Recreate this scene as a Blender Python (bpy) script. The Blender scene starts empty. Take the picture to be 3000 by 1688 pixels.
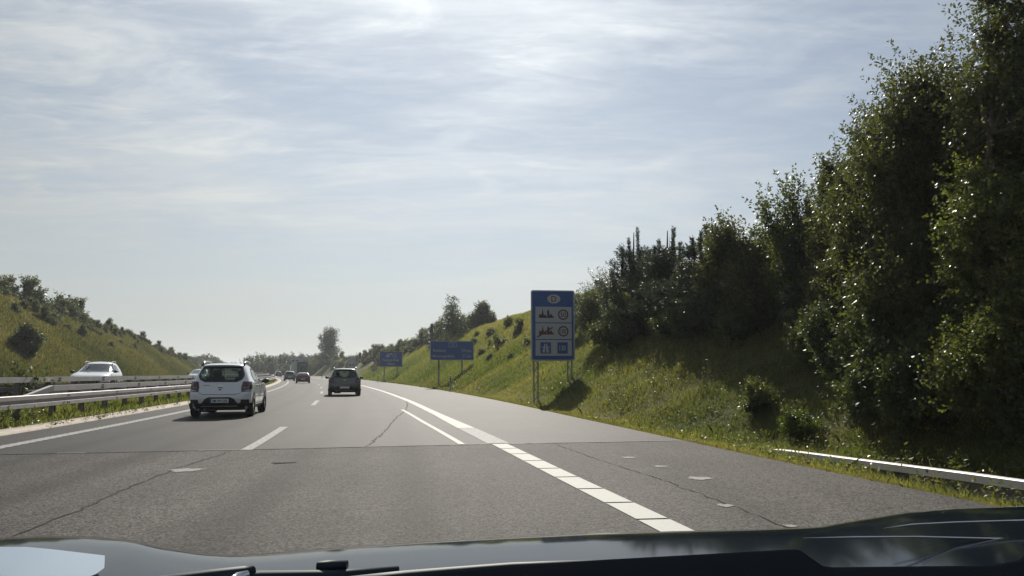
import bpy, math, random
import numpy as np
from math import radians, pi, sin, cos, tan, atan
from mathutils import Vector, Matrix

S = bpy.context.scene
C = S.collection

# ------------------------------------------------------------------ camera
F, CX, CY, YH, H = 2254.0, 1500.0, 844.0, 1095.0, 1.22
PITCH = atan((YH - CY) / F)
cam = bpy.data.objects.new('camera', bpy.data.cameras.new('camera'))
C.objects.link(cam)
cam.location = (0, 0, H)
cam.rotation_euler = (pi / 2 + PITCH, 0, 0)
cam.data.sensor_width = 36.0
cam.data.lens = F / 3000 * 36.0
cam.data.clip_start = 0.05
cam.data.clip_end = 6000
S.camera = cam

# ------------------------------------------------------------------ world, sun, exposure
SUN_EL, SUN_AZ = radians(37.0), radians(-2.0)      # azimuth measured to the right of +Y
W = bpy.data.worlds.new('World')
S.world = W
W.use_nodes = True
nt = W.node_tree
N, LK = nt.nodes, nt.links
for n in list(N): N.remove(n)
def wn(t, **k):
    n = N.new(t)
    for a, b in k.items(): setattr(n, a, b)
    return n
out = wn('ShaderNodeOutputWorld'); bg = wn('ShaderNodeBackground')
SKY_STRENGTH = 0.10
bg.inputs['Strength'].default_value = SKY_STRENGTH
sky = wn('ShaderNodeTexSky', sky_type='NISHITA', sun_disc=False)
sky.sun_elevation = SUN_EL; sky.sun_rotation = SUN_AZ
sky.air_density = 1.0; sky.dust_density = 0.25; sky.ozone_density = 2.5; sky.altitude = 50
tc = wn('ShaderNodeTexCoord')
sep = wn('ShaderNodeSeparateXYZ'); LK.new(tc.outputs['Generated'], sep.inputs[0])
def m(op, a, b=None, c=None):
    n = wn('ShaderNodeMath', operation=op)
    for i, v in enumerate((a, b, c)):
        if v is None: continue
        if isinstance(v, (int, float)): n.inputs[i].default_value = v
        else: LK.new(v, n.inputs[i])
    return n.outputs[0]
zz = m('ADD', m('MAXIMUM', sep.outputs[2], 0.0), 0.11)
px_ = m('DIVIDE', sep.outputs[0], zz); py_ = m('DIVIDE', sep.outputs[1], zz)
comb = wn('ShaderNodeCombineXYZ'); LK.new(px_, comb.inputs[0]); LK.new(py_, comb.inputs[1])
def cloud(rot, sc, scale, detail, rough, dist, lo, hi, seed):
    mp = wn('ShaderNodeMapping'); LK.new(comb.outputs[0], mp.inputs[0])
    mp.inputs['Rotation'].default_value = (0, 0, radians(rot)); mp.inputs['Scale'].default_value = sc
    mp.inputs['Location'].default_value = (seed, seed * .7, 0)
    nz = wn('ShaderNodeTexNoise', noise_dimensions='3D'); LK.new(mp.outputs[0], nz.inputs['Vector'])
    nz.inputs['Scale'].default_value = scale; nz.inputs['Detail'].default_value = detail
    nz.inputs['Roughness'].default_value = rough; nz.inputs['Distortion'].default_value = dist
    mr = wn('ShaderNodeMapRange', interpolation_type='SMOOTHSTEP'); LK.new(nz.outputs['Fac'], mr.inputs['Value'])
    mr.inputs['From Min'].default_value = lo; mr.inputs['From Max'].default_value = hi
    return mr.outputs[0]
c1 = cloud(-52, (0.50, 1.05, 1), 1.15, 8, .58, 1.3, .38, .68, 3.1)      # streaky veil
c2 = cloud(-62, (0.8, 2.0, 1), 2.4, 9, .62, 1.2, .45, .72, 7.7)         # fine wisps
c3 = cloud(10, (0.5, 0.8, 1), .55, 3, .5, .2, .34, .64, 1.3)           # broad cover
c4 = cloud(-50, (1.0, 3.0, 1), 6.5, 8, .62, .4, .42, .66, 5.2)         # small ripples
wisps = m('MULTIPLY', m('ADD', c2, m('MULTIPLY', c4, .30)), m('ADD', m('MULTIPLY', c3, .75), .25))
fac = m('MINIMUM', m('ADD', m('ADD', m('MULTIPLY', c1, .40), m('MULTIPLY', wisps, .46)), m('ADD', m('MULTIPLY', c3, .18), .14)), .95)
# ice cloud lit from behind: brighter towards the sun, as the sky itself is
sund = (sin(SUN_AZ) * cos(SUN_EL), cos(SUN_AZ) * cos(SUN_EL), sin(SUN_EL))
dot = wn('ShaderNodeVectorMath', operation='DOT_PRODUCT'); LK.new(tc.outputs['Generated'], dot.inputs[0]); dot.inputs[1].default_value = sund
glow = m('POWER', m('MAXIMUM', dot.outputs['Value'], 0.0), 8.0)
CLOUD_BASE, CLOUD_GLOW = 3.7, 6.2
lum = m('MULTIPLY_ADD', glow, CLOUD_GLOW, CLOUD_BASE)
ccol = wn('ShaderNodeVectorMath', operation='SCALE'); ccol.inputs[0].default_value = (.955, 1.0, 1.0); LK.new(lum, ccol.inputs['Scale'])
mix = wn('ShaderNodeMix', data_type='RGBA'); LK.new(fac, mix.inputs['Factor'])
dim = wn('ShaderNodeVectorMath', operation='SCALE'); LK.new(sky.outputs[0], dim.inputs[0]); dim.inputs['Scale'].default_value = .52
grey = wn('ShaderNodeHueSaturation'); grey.inputs['Saturation'].default_value = .95; LK.new(dim.outputs[0], grey.inputs['Color'])
LK.new(grey.outputs[0], mix.inputs['A']); LK.new(ccol.outputs[0], mix.inputs['B'])
# pale haze towards the horizon
hz = m('POWER', m('SUBTRACT', 1.0, m('MAXIMUM', sep.outputs[2], 0.0)), 4.2)
mixh = wn('ShaderNodeMix', data_type='RGBA'); LK.new(m('MULTIPLY', hz, .92), mixh.inputs['Factor'])
LK.new(mix.outputs['Result'], mixh.inputs['A']); hcol = wn('ShaderNodeVectorMath', operation='SCALE'); hcol.inputs[0].default_value = (.975, 1.0, .955); LK.new(m('MULTIPLY_ADD', glow, 7.2, 3.25), hcol.inputs['Scale']); LK.new(hcol.outputs[0], mixh.inputs['B'])
LK.new(mixh.outputs['Result'], bg.inputs['Color']); LK.new(bg.outputs[0], out.inputs[0])

sl_ = bpy.data.lights.new('sun', 'SUN'); sl_.energy = 4.8; sl_.angle = radians(0.5); sl_.color = (1.0, .94, .84)
sun = bpy.data.objects.new('sun', sl_); C.objects.link(sun); sun.location = (0, 40, 60)
sun.rotation_euler = Vector(sund).to_track_quat('Z', 'Y').to_euler()
S.view_settings.view_transform = 'Standard'; S.view_settings.look = 'None'
S.view_settings.gamma = 1.0; S.view_settings.use_curve_mapping = False
S.view_settings.exposure = 0.38
S.render.engine = 'CYCLES'
S.cycles.max_bounces = 6; S.cycles.transparent_max_bounces = 16; S.cycles.diffuse_bounces = 3
S.cycles.glossy_bounces = 3; S.cycles.transmission_bounces = 4; S.cycles.volume_bounces = 0
S.cycles.use_denoising = True
S.cycles.sample_clamp_indirect = 6.0

# ------------------------------------------------------------------ helpers
RNG = np.random.default_rng(7)
def link(o): C.objects.link(o); return o
def tag(o, label=None, cat=None, group=None, kind=None):
    if label: o['label'] = label
    if cat: o['category'] = cat
    if group: o['group'] = group
    if kind: o['kind'] = kind
    return o
def thing(name, label, cat, loc=(0, 0, 0), rotz=0.0, group=None):
    o = link(bpy.data.objects.new(name, None)); o.location = loc; o.rotation_euler = (0, 0, rotz)
    o.empty_display_size = .2
    return tag(o, label, cat, group)
def ob(name, me, parent=None, kind=None):
    o = link(bpy.data.objects.new(name, me))
    if parent is not None: o.parent = parent
    if kind: o['kind'] = kind
    return o
def copy_tree(o, parent=None):
    c = o.copy(); link(c)
    if parent is not None:
        c.parent = parent; c.matrix_parent_inverse = o.matrix_parent_inverse.copy()
    for ch in list(o.children): copy_tree(ch, c)
    return c
def np_mesh(name, V, Fc, mat, smooth=False, tint=None):
    """V (n,3), Fc (m,k) with one polygon size; tint: one value per face"""
    me = bpy.data.meshes.new(name)
    V = np.ascontiguousarray(V, np.float32); Fc = np.ascontiguousarray(Fc, np.int32)
    k = Fc.shape[1]
    me.vertices.add(len(V)); me.vertices.foreach_set('co', V.ravel())
    me.loops.add(Fc.size); me.loops.foreach_set('vertex_index', Fc.ravel())
    me.polygons.add(len(Fc))
    me.polygons.foreach_set('loop_start', np.arange(0, Fc.size, k, dtype=np.int32))
    me.polygons.foreach_set('loop_total', np.full(len(Fc), k, np.int32))
    if smooth: me.polygons.foreach_set('use_smooth', np.ones(len(Fc), bool))
    me.materials.append(mat)
    me.update(calc_edges=True)
    if tint is not None:
        a = me.attributes.new('tint', 'FLOAT', 'FACE'); a.data.foreach_set('value', np.ascontiguousarray(tint, np.float32))
    return me
class MB:
    def __init__(s): s.v = []; s.f = []
    def add(s, V, Fc):
        b = len(s.v); s.v += [tuple(map(float, p)) for p in V]; s.f += [tuple(int(i) + b for i in f) for f in Fc]; return s
    def box(s, c, d, rot=None):
        x, y, z = [k / 2 for k in d]
        P = [Vector((sx * x, sy * y, sz * z)) for sz in (-1, 1) for sx, sy in ((-1, -1), (1, -1), (1, 1), (-1, 1))]
        if rot is not None: P = [rot @ p for p in P]
        P = [p + Vector(c) for p in P]
        return s.add(P, [(3, 2, 1, 0), (4, 5, 6, 7), (0, 1, 5, 4), (1, 2, 6, 5), (2, 3, 7, 6), (3, 0, 4, 7)])
    def tube(s, pts, rad, n=8, caps=True):
        pts = [Vector(p) for p in pts]
        if not hasattr(rad, '__len__'): rad = [rad] * len(pts)
        V = []; up = Vector((0, 0, 1))
        for i, p in enumerate(pts):
            d = (pts[min(i + 1, len(pts) - 1)] - pts[max(i - 1, 0)]).normalized()
            a = d.cross(up)
            if a.length < .05: a = d.cross(Vector((1, 0, 0)))
            a.normalize(); b = d.cross(a)
            V += [p + (a * cos(2 * pi * j / n) + b * sin(2 * pi * j / n)) * rad[i] for j in range(n)]
        Fc = [(i * n + j, i * n + (j + 1) % n, (i + 1) * n + (j + 1) % n, (i + 1) * n + j) for i in range(len(pts) - 1) for j in range(n)]
        if caps: Fc += [tuple(range(n)), tuple(range((len(pts) - 1) * n + n - 1, (len(pts) - 1) * n - 1, -1))]
        return s.add(V, Fc)
    def strip(s, A, B):
        n = len(A); return s.add(list(A) + list(B), [(i, i + 1, n + i + 1, n + i) for i in range(n - 1)])
    def prism(s, poly, y0, y1):
        """outline in x,z extruded along y"""
        n = len(poly)
        V = [(p[0], y0, p[1]) for p in poly] + [(p[0], y1, p[1]) for p in poly]
        return s.add(V, [tuple(range(n)), tuple(range(2 * n - 1, n - 1, -1))] + [(i, n + i, n + (i + 1) % n, (i + 1) % n) for i in range(n)])
    def grid(s, V, nr, nc):
        return s.add(V, [(r * nc + c, r * nc + c + 1, (r + 1) * nc + c + 1, (r + 1) * nc + c) for r in range(nr - 1) for c in range(nc - 1)])
    def mesh(s, name, mat, smooth=False):
        me = bpy.data.meshes.new(name); me.from_pydata(s.v, [], s.f); me.materials.append(mat)
        if smooth: me.polygons.foreach_set('use_smooth', np.ones(len(me.polygons), bool))
        me.update(); return me
    def build(s, name, mat, parent=None, smooth=False, kind=None): return ob(name, s.mesh(name, mat, smooth), parent, kind)

# ------------------------------------------------------------------ materials
def mat_base(name):
    mt = bpy.data.materials.new(name); mt.use_nodes = True
    return mt, mt.node_tree.nodes, mt.node_tree.links, mt.node_tree.nodes['Principled BSDF']
def noise(Nn, Lk, scale, detail=4, rough=.55, vec=None, coord='Object'):
    n = Nn.new('ShaderNodeTexNoise'); n.inputs['Scale'].default_value = scale; n.inputs['Detail'].default_value = detail; n.inputs['Roughness'].default_value = rough
    if vec is None:
        t = Nn.new('ShaderNodeTexCoord'); vec = t.outputs[coord]
    Lk.new(vec, n.inputs['Vector']); return n.outputs['Fac']
def ramp(Nn, Lk, f, stops):
    r = Nn.new('ShaderNodeValToRGB'); Lk.new(f, r.inputs[0])
    e = r.color_ramp.elements
    while len(e) < len(stops): e.new(.5)
    for i, (p, c) in enumerate(stops): e[i].position = p; e[i].color = (*c, 1) if len(c) == 3 else c
    return r.outputs[0]
def mmath(Nn, Lk, op, a, b=0.0, c=None):
    n = Nn.new('ShaderNodeMath'); n.operation = op
    for i, v in enumerate((a, b) if c is None else (a, b, c)):
        if isinstance(v, (int, float)): n.inputs[i].default_value = v
        else: Lk.new(v, n.inputs[i])
    return n.outputs[0]
def mixc(Nn, Lk, f, a, b, blend='MIX'):
    n = Nn.new('ShaderNodeMix'); n.data_type = 'RGBA'; n.blend_type = blend
    for k, v in (('Factor', f), ('A', a), ('B', b)):
        if isinstance(v, (int, float)): n.inputs[k].default_value = v
        elif isinstance(v, tuple): n.inputs[k].default_value = (*v, 1)
        else: Lk.new(v, n.inputs[k])
    return n.outputs['Result']
def plain(name, col, rough=.5, metal=0.0, spec=.5, coat=0.0, var=.0, scale=8.0, bump=0.0):
    mt, Nn, Lk, B = mat_base(name)
    B.inputs['Roughness'].default_value = rough; B.inputs['Metallic'].default_value = metal
    B.inputs['Specular IOR Level'].default_value = spec; B.inputs['Coat Weight'].default_value = coat; B.inputs['Coat Roughness'].default_value = .04
    if var:
        f = noise(Nn, Lk, scale, 6, .65)
        lo = tuple(c * (1 - var) for c in col); hi = tuple(min(1, c * (1 + var)) for c in col)
        Lk.new(ramp(Nn, Lk, f, [(.3, lo), (.7, hi)]), B.inputs['Base Color'])
        if bump:
            bp = Nn.new('ShaderNodeBump'); bp.inputs['Strength'].default_value = bump; bp.inputs['Distance'].default_value = .01
            Lk.new(f, bp.inputs['Height']); Lk.new(bp.outputs[0], B.inputs['Normal'])
    else: B.inputs['Base Color'].default_value = (*col, 1)
    return mt
def asphalt(name, lo, hi, grain, bump, patch, rough=.62, spec=.3):
    mt, Nn, Lk, B = mat_base(name)
    t = Nn.new('ShaderNodeTexCoord').outputs['Object']
    v = Nn.new('ShaderNodeTexVoronoi'); v.inputs['Scale'].default_value = grain; Lk.new(t, v.inputs['Vector'])
    g = noise(Nn, Lk, grain * .55, 3, .7, t); big = noise(Nn, Lk, .35, 5, .6, t)
    mp = Nn.new('ShaderNodeMapping'); Lk.new(t, mp.inputs[0]); mp.inputs['Rotation'].default_value = (0, 0, radians(-14)); mp.inputs['Scale'].default_value = (1.0, .05, 1)
    streak = noise(Nn, Lk, 1.1, 4, .6, mp.outputs[0])
    mid = noise(Nn, Lk, grain * .12, 4, .7, t)
    vc = Nn.new('ShaderNodeSeparateColor'); Lk.new(v.outputs['Color'], vc.inputs[0])
    f = mmath(Nn, Lk, 'ADD', mmath(Nn, Lk, 'MULTIPLY', vc.outputs[0], .52), mmath(Nn, Lk, 'MULTIPLY', g, .48))
    col = ramp(Nn, Lk, f, [(.22, lo), (.5, tuple((a + b) / 2 for a, b in zip(lo, hi))), (.78, hi)])
    w = ramp(Nn, Lk, mmath(Nn, Lk, 'ADD', mmath(Nn, Lk, 'ADD', mmath(Nn, Lk, 'MULTIPLY', big, .4), mmath(Nn, Lk, 'MULTIPLY', streak, .35)), mmath(Nn, Lk, 'MULTIPLY', mid, .25)), [(.36, (1 - patch,) * 3), (.64, (1 + patch,) * 3)])
    at_ = Nn.new('ShaderNodeAttribute'); at_.attribute_name = 'lat'
    trk = None
    for c in (2.0, 6.0):            # two wheel tracks and an oil strip in each lane
        d = mmath(Nn, Lk, 'ABSOLUTE', mmath(Nn, Lk, 'SUBTRACT', at_.outputs['Fac'], c))
        g1 = mmath(Nn, Lk, 'DIVIDE', mmath(Nn, Lk, 'SUBTRACT', d, .78), .30); g1 = mmath(Nn, Lk, 'POWER', 2.718, mmath(Nn, Lk, 'MULTIPLY', mmath(Nn, Lk, 'MULTIPLY', g1, g1), -1.0))
        g2 = mmath(Nn, Lk, 'DIVIDE', d, .28); g2 = mmath(Nn, Lk, 'MULTIPLY', mmath(Nn, Lk, 'POWER', 2.718, mmath(Nn, Lk, 'MULTIPLY', mmath(Nn, Lk, 'MULTIPLY', g2, g2), -1.0)), .5)
        q = mmath(Nn, Lk, 'ADD', g1, g2); trk = q if trk is None else mmath(Nn, Lk, 'ADD', trk, q)
    trk = mmath(Nn, Lk, 'SUBTRACT', 1.0, mmath(Nn, Lk, 'MULTIPLY', trk, mmath(Nn, Lk, 'MULTIPLY_ADD', streak, .55, .10)))
    tc_ = Nn.new('ShaderNodeCombineColor')
    for k_ in range(3): Lk.new(trk, tc_.inputs[k_])
    col = mixc(Nn, Lk, 1.0, col, tc_.outputs[0], 'MULTIPLY')
    Lk.new(mixc(Nn, Lk, 1.0, col, w, 'MULTIPLY'), B.inputs['Base Color'])
    B.inputs['Roughness'].default_value = rough; B.inputs['Specular IOR Level'].default_value = spec
    bp = Nn.new('ShaderNodeBump'); bp.inputs['Strength'].default_value = bump; bp.inputs['Distance'].default_value = .006
    Lk.new(f, bp.inputs['Height']); Lk.new(bp.outputs[0], B.inputs['Normal'])
    return mt
def leafmat(name, stops, rough=.45, trans=.45, spec=.5):
    """foliage: colour from the per-face attribute tint, part of the light passes through"""
    mt, Nn, Lk, B = mat_base(name)
    a = Nn.new('ShaderNodeAttribute'); a.attribute_name = 'tint'
    col = ramp(Nn, Lk, a.outputs['Fac'], stops)
    Lk.new(col, B.inputs['Base Color']); B.inputs['Roughness'].default_value = rough; B.inputs['Specular IOR Level'].default_value = spec
    tr = Nn.new('ShaderNodeBsdfTranslucent')
    Lk.new(mixc(Nn, Lk, 1.0, col, (1.35, 1.5, .55), 'MULTIPLY'), tr.inputs['Color'])
    mx = Nn.new('ShaderNodeMixShader'); mx.inputs[0].default_value = trans
    Lk.new(B.outputs[0], mx.inputs[1]); Lk.new(tr.outputs[0], mx.inputs[2])
    Lk.new(mx.outputs[0], Nn['Material Output'].inputs['Surface'])
    return mt
def glassmat(name, tintc, refl=1.0):
    mt = bpy.data.materials.new(name); mt.use_nodes = True; Nn, Lk = mt.node_tree.nodes, mt.node_tree.links
    Nn.remove(Nn['Principled BSDF'])
    tr = Nn.new('ShaderNodeBsdfTransparent'); tr.inputs[0].default_value = (*tintc, 1)
    gl = Nn.new('ShaderNodeBsdfGlossy'); gl.inputs['Roughness'].default_value = .02; gl.inputs[0].default_value = (refl,) * 3 + (1,)
    fr = Nn.new('ShaderNodeFresnel'); fr.inputs[0].default_value = 1.5
    mx = Nn.new('ShaderNodeMixShader'); Lk.new(fr.outputs[0], mx.inputs[0]); Lk.new(tr.outputs[0], mx.inputs[1]); Lk.new(gl.outputs[0], mx.inputs[2])
    Lk.new(mx.outputs[0], Nn['Material Output'].inputs['Surface']); return mt

M = {}
M['road'] = asphalt('new_asphalt', (.014, .013, .0125), (.055, .051, .048), 60, .55, .26, .66, .09)
M['old_road'] = asphalt('coarse_asphalt', (.006, .0055, .005), (.122, .113, .105), 66, 1.0, .36, .74, .075)
M['shoulder'] = asphalt('dark_asphalt', (.035, .034, .034), (.085, .082, .080), 45, .5, .2, .8, .2)
M['joint'] = plain('bitumen_joint', (.014, .013, .013), .9, spec=.08, var=.3, scale=30)
def paint(name, col, wear, scale=14):
    mt, Nn, Lk, B = mat_base(name)
    f = noise(Nn, Lk, scale, 8, .8); f2 = noise(Nn, Lk, 70, 3, .7)
    k = mmath(Nn, Lk, 'ADD', mmath(Nn, Lk, 'MULTIPLY', f, .55), mmath(Nn, Lk, 'MULTIPLY', f2, .45))
    Lk.new(ramp(Nn, Lk, k, [(wear - .09, (.075, .072, .070)), (wear + .07, col)]), B.inputs['Base Color'])
    B.inputs['Roughness'].default_value = .7; B.inputs['Specular IOR Level'].default_value = .12
    bp = Nn.new('ShaderNodeBump'); bp.inputs['Strength'].default_value = .4; bp.inputs['Distance'].default_value = .004
    Lk.new(k, bp.inputs['Height']); Lk.new(bp.outputs[0], B.inputs['Normal']); return mt
M['paint'] = paint('road_paint', (.44, .44, .41), .38)
M['paint_worn'] = paint('worn_road_paint', (.33, .325, .315), .48)
M['spot'] = paint('pale_worn_spot', (.24, .235, .225), .47, 16)
M['seam'] = plain('faint_seam', (.030, .028, .026), .9, spec=.08, var=.3, scale=30)
M['kerb'] = plain('weathered_concrete', (.34, .29, .24), .85, var=.28, scale=5, bump=.5)
M['steel'] = plain('galvanised_steel', (.36, .34, .34), .55, .15, var=.16, scale=2.3)
M['steel_pale'] = plain('pale_galvanised_steel', (.52, .50, .49), .5, .1, var=.14, scale=3)  # lighter steel copy: sky light painted into the sunken rail's top ridge
M['steel_dark'] = plain('weathered_steel_post', (.17, .165, .17), .55, .5, var=.2, scale=4)  # also serves as painted shade on the sunken rail's lower half
M['bolt'] = plain('dark_bolt', (.05, .05, .055), .5, .6)
M['blue'] = plain('blue_sign_sheet', (.024, .080, .25), .45, spec=.4)
M['sign_white'] = plain('white_sign_sheet', (.37, .38, .39), .6)
M['sign_grey'] = plain('grey_sign_panel', (.28, .29, .33), .5)
M['black'] = plain('black_sign_print', (.015, .015, .016), .45)
M['red'] = plain('red_sign_print', (.085, .016, .018), .5)
M['alu'] = plain('aluminium_post', (.16, .17, .165), .6, .2, var=.15, scale=3)
M['tyre'] = plain('tyre_rubber', (.016, .016, .017), .8)
M['rim'] = plain('alloy_rim', (.5, .5, .52), .3, .9)
M['trim'] = plain('black_plastic_trim', (.018, .018, .020), .55)
M['under'] = plain('underbody', (.01, .01, .01), .9)
M['seat'] = plain('dark_seat_fabric', (.02, .02, .022), .9)
M['lamp'] = plain('red_tail_lens', (.06, .008, .010), .12, coat=.6)
M['lamp_clear'] = plain('clear_tail_lens', (.16, .11, .11), .12, coat=.6)
M['head'] = plain('headlamp_lens', (.5, .52, .55), .08, coat=1)
M['chrome'] = plain('chrome', (.62, .63, .65), .15, 1.0)
M['plate'] = plain('plate_white', (.62, .63, .63), .4)
M['glass'] = glassmat('car_glass', (.42, .50, .47))
M['glass_dark'] = glassmat('tinted_car_glass', (.10, .12, .125))
def carpaint(name, col, rough=.28): return plain(name, col, rough, coat=.9)
M['p_white'] = carpaint('white_car_paint', (.66, .69, .73))
M['p_grey'] = carpaint('warm_grey_car_paint', (.075, .072, .070))
M['p_red'] = carpaint('dark_red_car_paint', (.13, .012, .022))
M['p_silver'] = carpaint('grey_suv_paint', (.10, .10, .12))
M['p_blue'] = carpaint('dark_blue_car_paint', (.015, .04, .11))
M['p_own'] = plain('own_dark_blue_paint', (.006, .010, .015), .09, spec=.27)
M['bark'] = plain('bark', (.085, .070, .055), .9, var=.4, scale=9, bump=.8)
M['bark_pale'] = plain('birch_bark', (.30, .28, .25), .8, var=.5, scale=5)
M['leaf_big'] = leafmat('broad_leaf', [(0, (0.045, 0.050, 0.033)), (.45, (0.080, 0.085, 0.048)), (.8, (0.122, 0.122, 0.060)), (1, (0.175, 0.163, 0.075))], .42, .40, .38)
M['leaf_light'] = leafmat('light_leaf', [(0, (0.052, 0.061, 0.029)), (.5, (0.092, 0.104, 0.043)), (.9, (0.144, 0.144, 0.055)), (1, (0.253, 0.207, 0.066))], .38, .45, .45)
M['leaf_willow'] = leafmat('willow_leaf', [(0, (.036, .044, .028)), (.6, (.080, .088, .060)), (1, (.13, .13, .095))], .4, .35)
M['needle'] = leafmat('pine_needle', [(0, (0.031, 0.041, 0.034)), (.6, (0.060, 0.074, 0.055)), (1, (0.102, 0.102, 0.070))], .5, .2)
M['shrub'] = leafmat('shrub_leaf', [(0, (0.046, 0.055, 0.029)), (.5, (0.082, 0.096, 0.043)), (1, (0.138, 0.138, 0.062))], .5, .35)
M['shrub_far'] = leafmat('far_leaf', [(0, (.040, .050, .030)), (.5, (.064, .078, .044)), (1, (.095, .105, .055))], .55, .3)
M['weed'] = leafmat('weed_leaf', [(0, (.045, .065, .014)), (.6, (.095, .110, .022)), (.85, (.15, .14, .03)), (1, (.42, .30, .03))], .45, .45)
M['grass'] = leafmat('grass_blade', [(0, (.070, .088, .034)), (.40, (.138, .148, .064)), (.72, (.195, .185, .085)), (1, (.27, .22, .125))], .5, .5)
M['grass_dry'] = leafmat('dry_grass_blade', [(0, (.060, .062, .030)), (.45, (.118, .106, .052)), (.8, (.185, .150, .088)), (1, (.27, .21, .13))], .55, .45)
def soil(name, stops, s1=.25, s2=3.0):
    mt, Nn, Lk, B = mat_base(name)
    t = Nn.new('ShaderNodeTexCoord').outputs['Object']
    f = mmath(Nn, Lk, 'ADD', mmath(Nn, Lk, 'MULTIPLY', noise(Nn, Lk, s1, 5, .6, t), .6), mmath(Nn, Lk, 'MULTIPLY', noise(Nn, Lk, s2, 6, .7, t), .4))
    Lk.new(ramp(Nn, Lk, f, stops), B.inputs['Base Color']); B.inputs['Roughness'].default_value = .95; B.inputs['Specular IOR Level'].default_value = .1
    bp = Nn.new('ShaderNodeBump'); bp.inputs['Strength'].default_value = 1.0; bp.inputs['Distance'].default_value = .12
    Lk.new(noise(Nn, Lk, 5, 6, .75, t), bp.inputs['Height']); Lk.new(bp.outputs[0], B.inputs['Normal']); return mt
M['ground'] = soil('meadow_ground', [(.32, (.060, .066, .026)), (.48, (.095, .100, .038)), (.60, (.130, .120, .055)), (.72, (.165, .135, .08))])
M['ground_left'] = soil('dry_meadow_ground', [(.34, (.040, .046, .020)), (.47, (.080, .080, .034)), (.58, (.110, .095, .05)), (.70, (.16, .125, .08))], .18, 2.0)

# ------------------------------------------------------------------ where the road runs: X of the left edge line, by Y
YT = np.arange(-100, 1501, 1.0)
cL = [-6.716, -11.653, -17.709, 9.219, -2.108]
def _p(Y): return sum(c * (Y / 100) ** k for k, c in enumerate(cL))
def _dp(Y): return sum(k * c * (Y / 100) ** (k - 1) for k, c in enumerate(cL) if k) / 100
_sl = np.where(YT > 172, np.maximum(_dp(172.) - .0011 * (YT - 172), -.75), _dp(np.clip(YT, 8, 172)))
_c = np.concatenate([[0], np.cumsum((_sl[1:] + _sl[:-1]) / 2)])
XLT = _c - np.interp(60, YT, _c) + _p(60.)
def sm(xs, ys, w=5):
    g = np.interp(YT, xs, ys); k = np.hanning(2 * w + 3)[1:-1]; k /= k.sum()
    return np.convolve(np.pad(g, w, 'edge'), k, 'valid')
WE = sm([-100, 5, 7.4, 10, 14.4, 22, 37, 66, 116, 170, 220, 400], [12.3, 12.3, 12.16, 11.97, 11.87, 11.8, 12.1, 12.7, 14., 15.4, 16.2, 17], 3)
WD = sm([-100, 13, 18, 30, 47, 65, 100, 150], [4.3, 4.18, 4.08, 3.88, 3.70, 3.66, 3.7, 3.75], 3)
WR = sm([-100, 5, 7, 9.4, 14.4, 20, 27, 43, 68, 120, 200], [8.9, 8.85, 8.74, 8.58, 8.36, 8.14, 8.0, 7.9, 7.93, 8.2, 8.4], 2)
def xL(Y): return np.interp(Y, YT, XLT)
def wE(Y): return np.interp(Y, YT, WE)
def wD(Y): return np.interp(Y, YT, WD)
def wR(Y): return np.interp(Y, YT, WR)
def slope(Y): return (xL(Y + .5) - xL(Y - .5))
def heading(Y): return atan(-float(slope(Y)))       # turn to the left of +Y, = rotation about z
def zr(Y):
    Y = np.asarray(Y, float)
    q = np.where(Y < 110, 0, np.where(Y < 210, 2.9e-5 * (np.minimum(Y, 210) - 110) ** 2, .29 + 5.8e-3 * (Y - 210)))
    return np.where(Y > 310, .87 + .3 * (1 - np.exp(-(np.maximum(Y, 310) - 310) * .0058 / .3)), q)
HR = ([-100, 60, 80, 100, 120, 140, 160, 180, 200, 230, 260, 300, 350, 600], [8.5, 8.5, 8.4, 8.3, 8.0, 7.5, 7.3, 6.6, 6.0, 5.1, 4.1, 2.9, 2.4, 2.4])
HL = ([-100, 80, 90, 100, 120, 140, 160, 180, 200, 230, 300, 400, 600], [11, 11, 10, 9.8, 9.2, 8.6, 6.6, 4.7, 4.0, 3.6, 3.4, 3.0, 3.0])
SR, SLL = .66, .70
def lump(X, Y):
    return (np.sin(X * .31 + Y * .17) + np.sin(X * .13 - Y * .41 + 1.3) + .6 * np.sin(X * .83 + Y * .57 + .4) + .5 * np.sin(-X * .71 + Y * 1.13)) / 3
def zR(r, Y):
    """height right of the asphalt edge, r metres out"""
    r0 = np.interp(Y, [13, 25], [2.8, .5])                     # the bank starts farther out beside the sunken rail
    ditch = np.interp(Y, [13, 25], [.24, .05])
    base = -.02 - ditch * np.clip(r / 1.6, 0, 1) * np.clip((r0 + .6 - r) / 1.0, 0, 1) - .04 * np.clip(r / .6, 0, 1)
    h = np.interp(Y, *HR); e = np.maximum(r - r0, 0)
    lin = np.where(e < .7, e * e * .471, .231 + (e - .7) * SR)
    s = lin / h
    q = np.where(s < .85, s, .85 + .15 * (1 - np.exp(-(s - .85) / .15)))
    return base + q * h
ZO = .16
def zo(Y): return ZO + .0012 * np.clip(Y, 0, 120)
def zL(l, Y):
    """height left of the left edge line, l metres out"""
    o = zo(Y)
    flat = np.where(l < 1.9, 0.02, np.where(l < 5.0, .03 + (o - .05) * (l - 1.9) / 3.1, o - .02))
    h = np.interp(Y, *HL); s = np.clip((l - 18) * SLL / h, 0, 1.6)
    q = np.where(s < .85, s, .85 + .15 * (1 - np.exp(-(s - .85) / .15)))
    return flat + q * h
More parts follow.
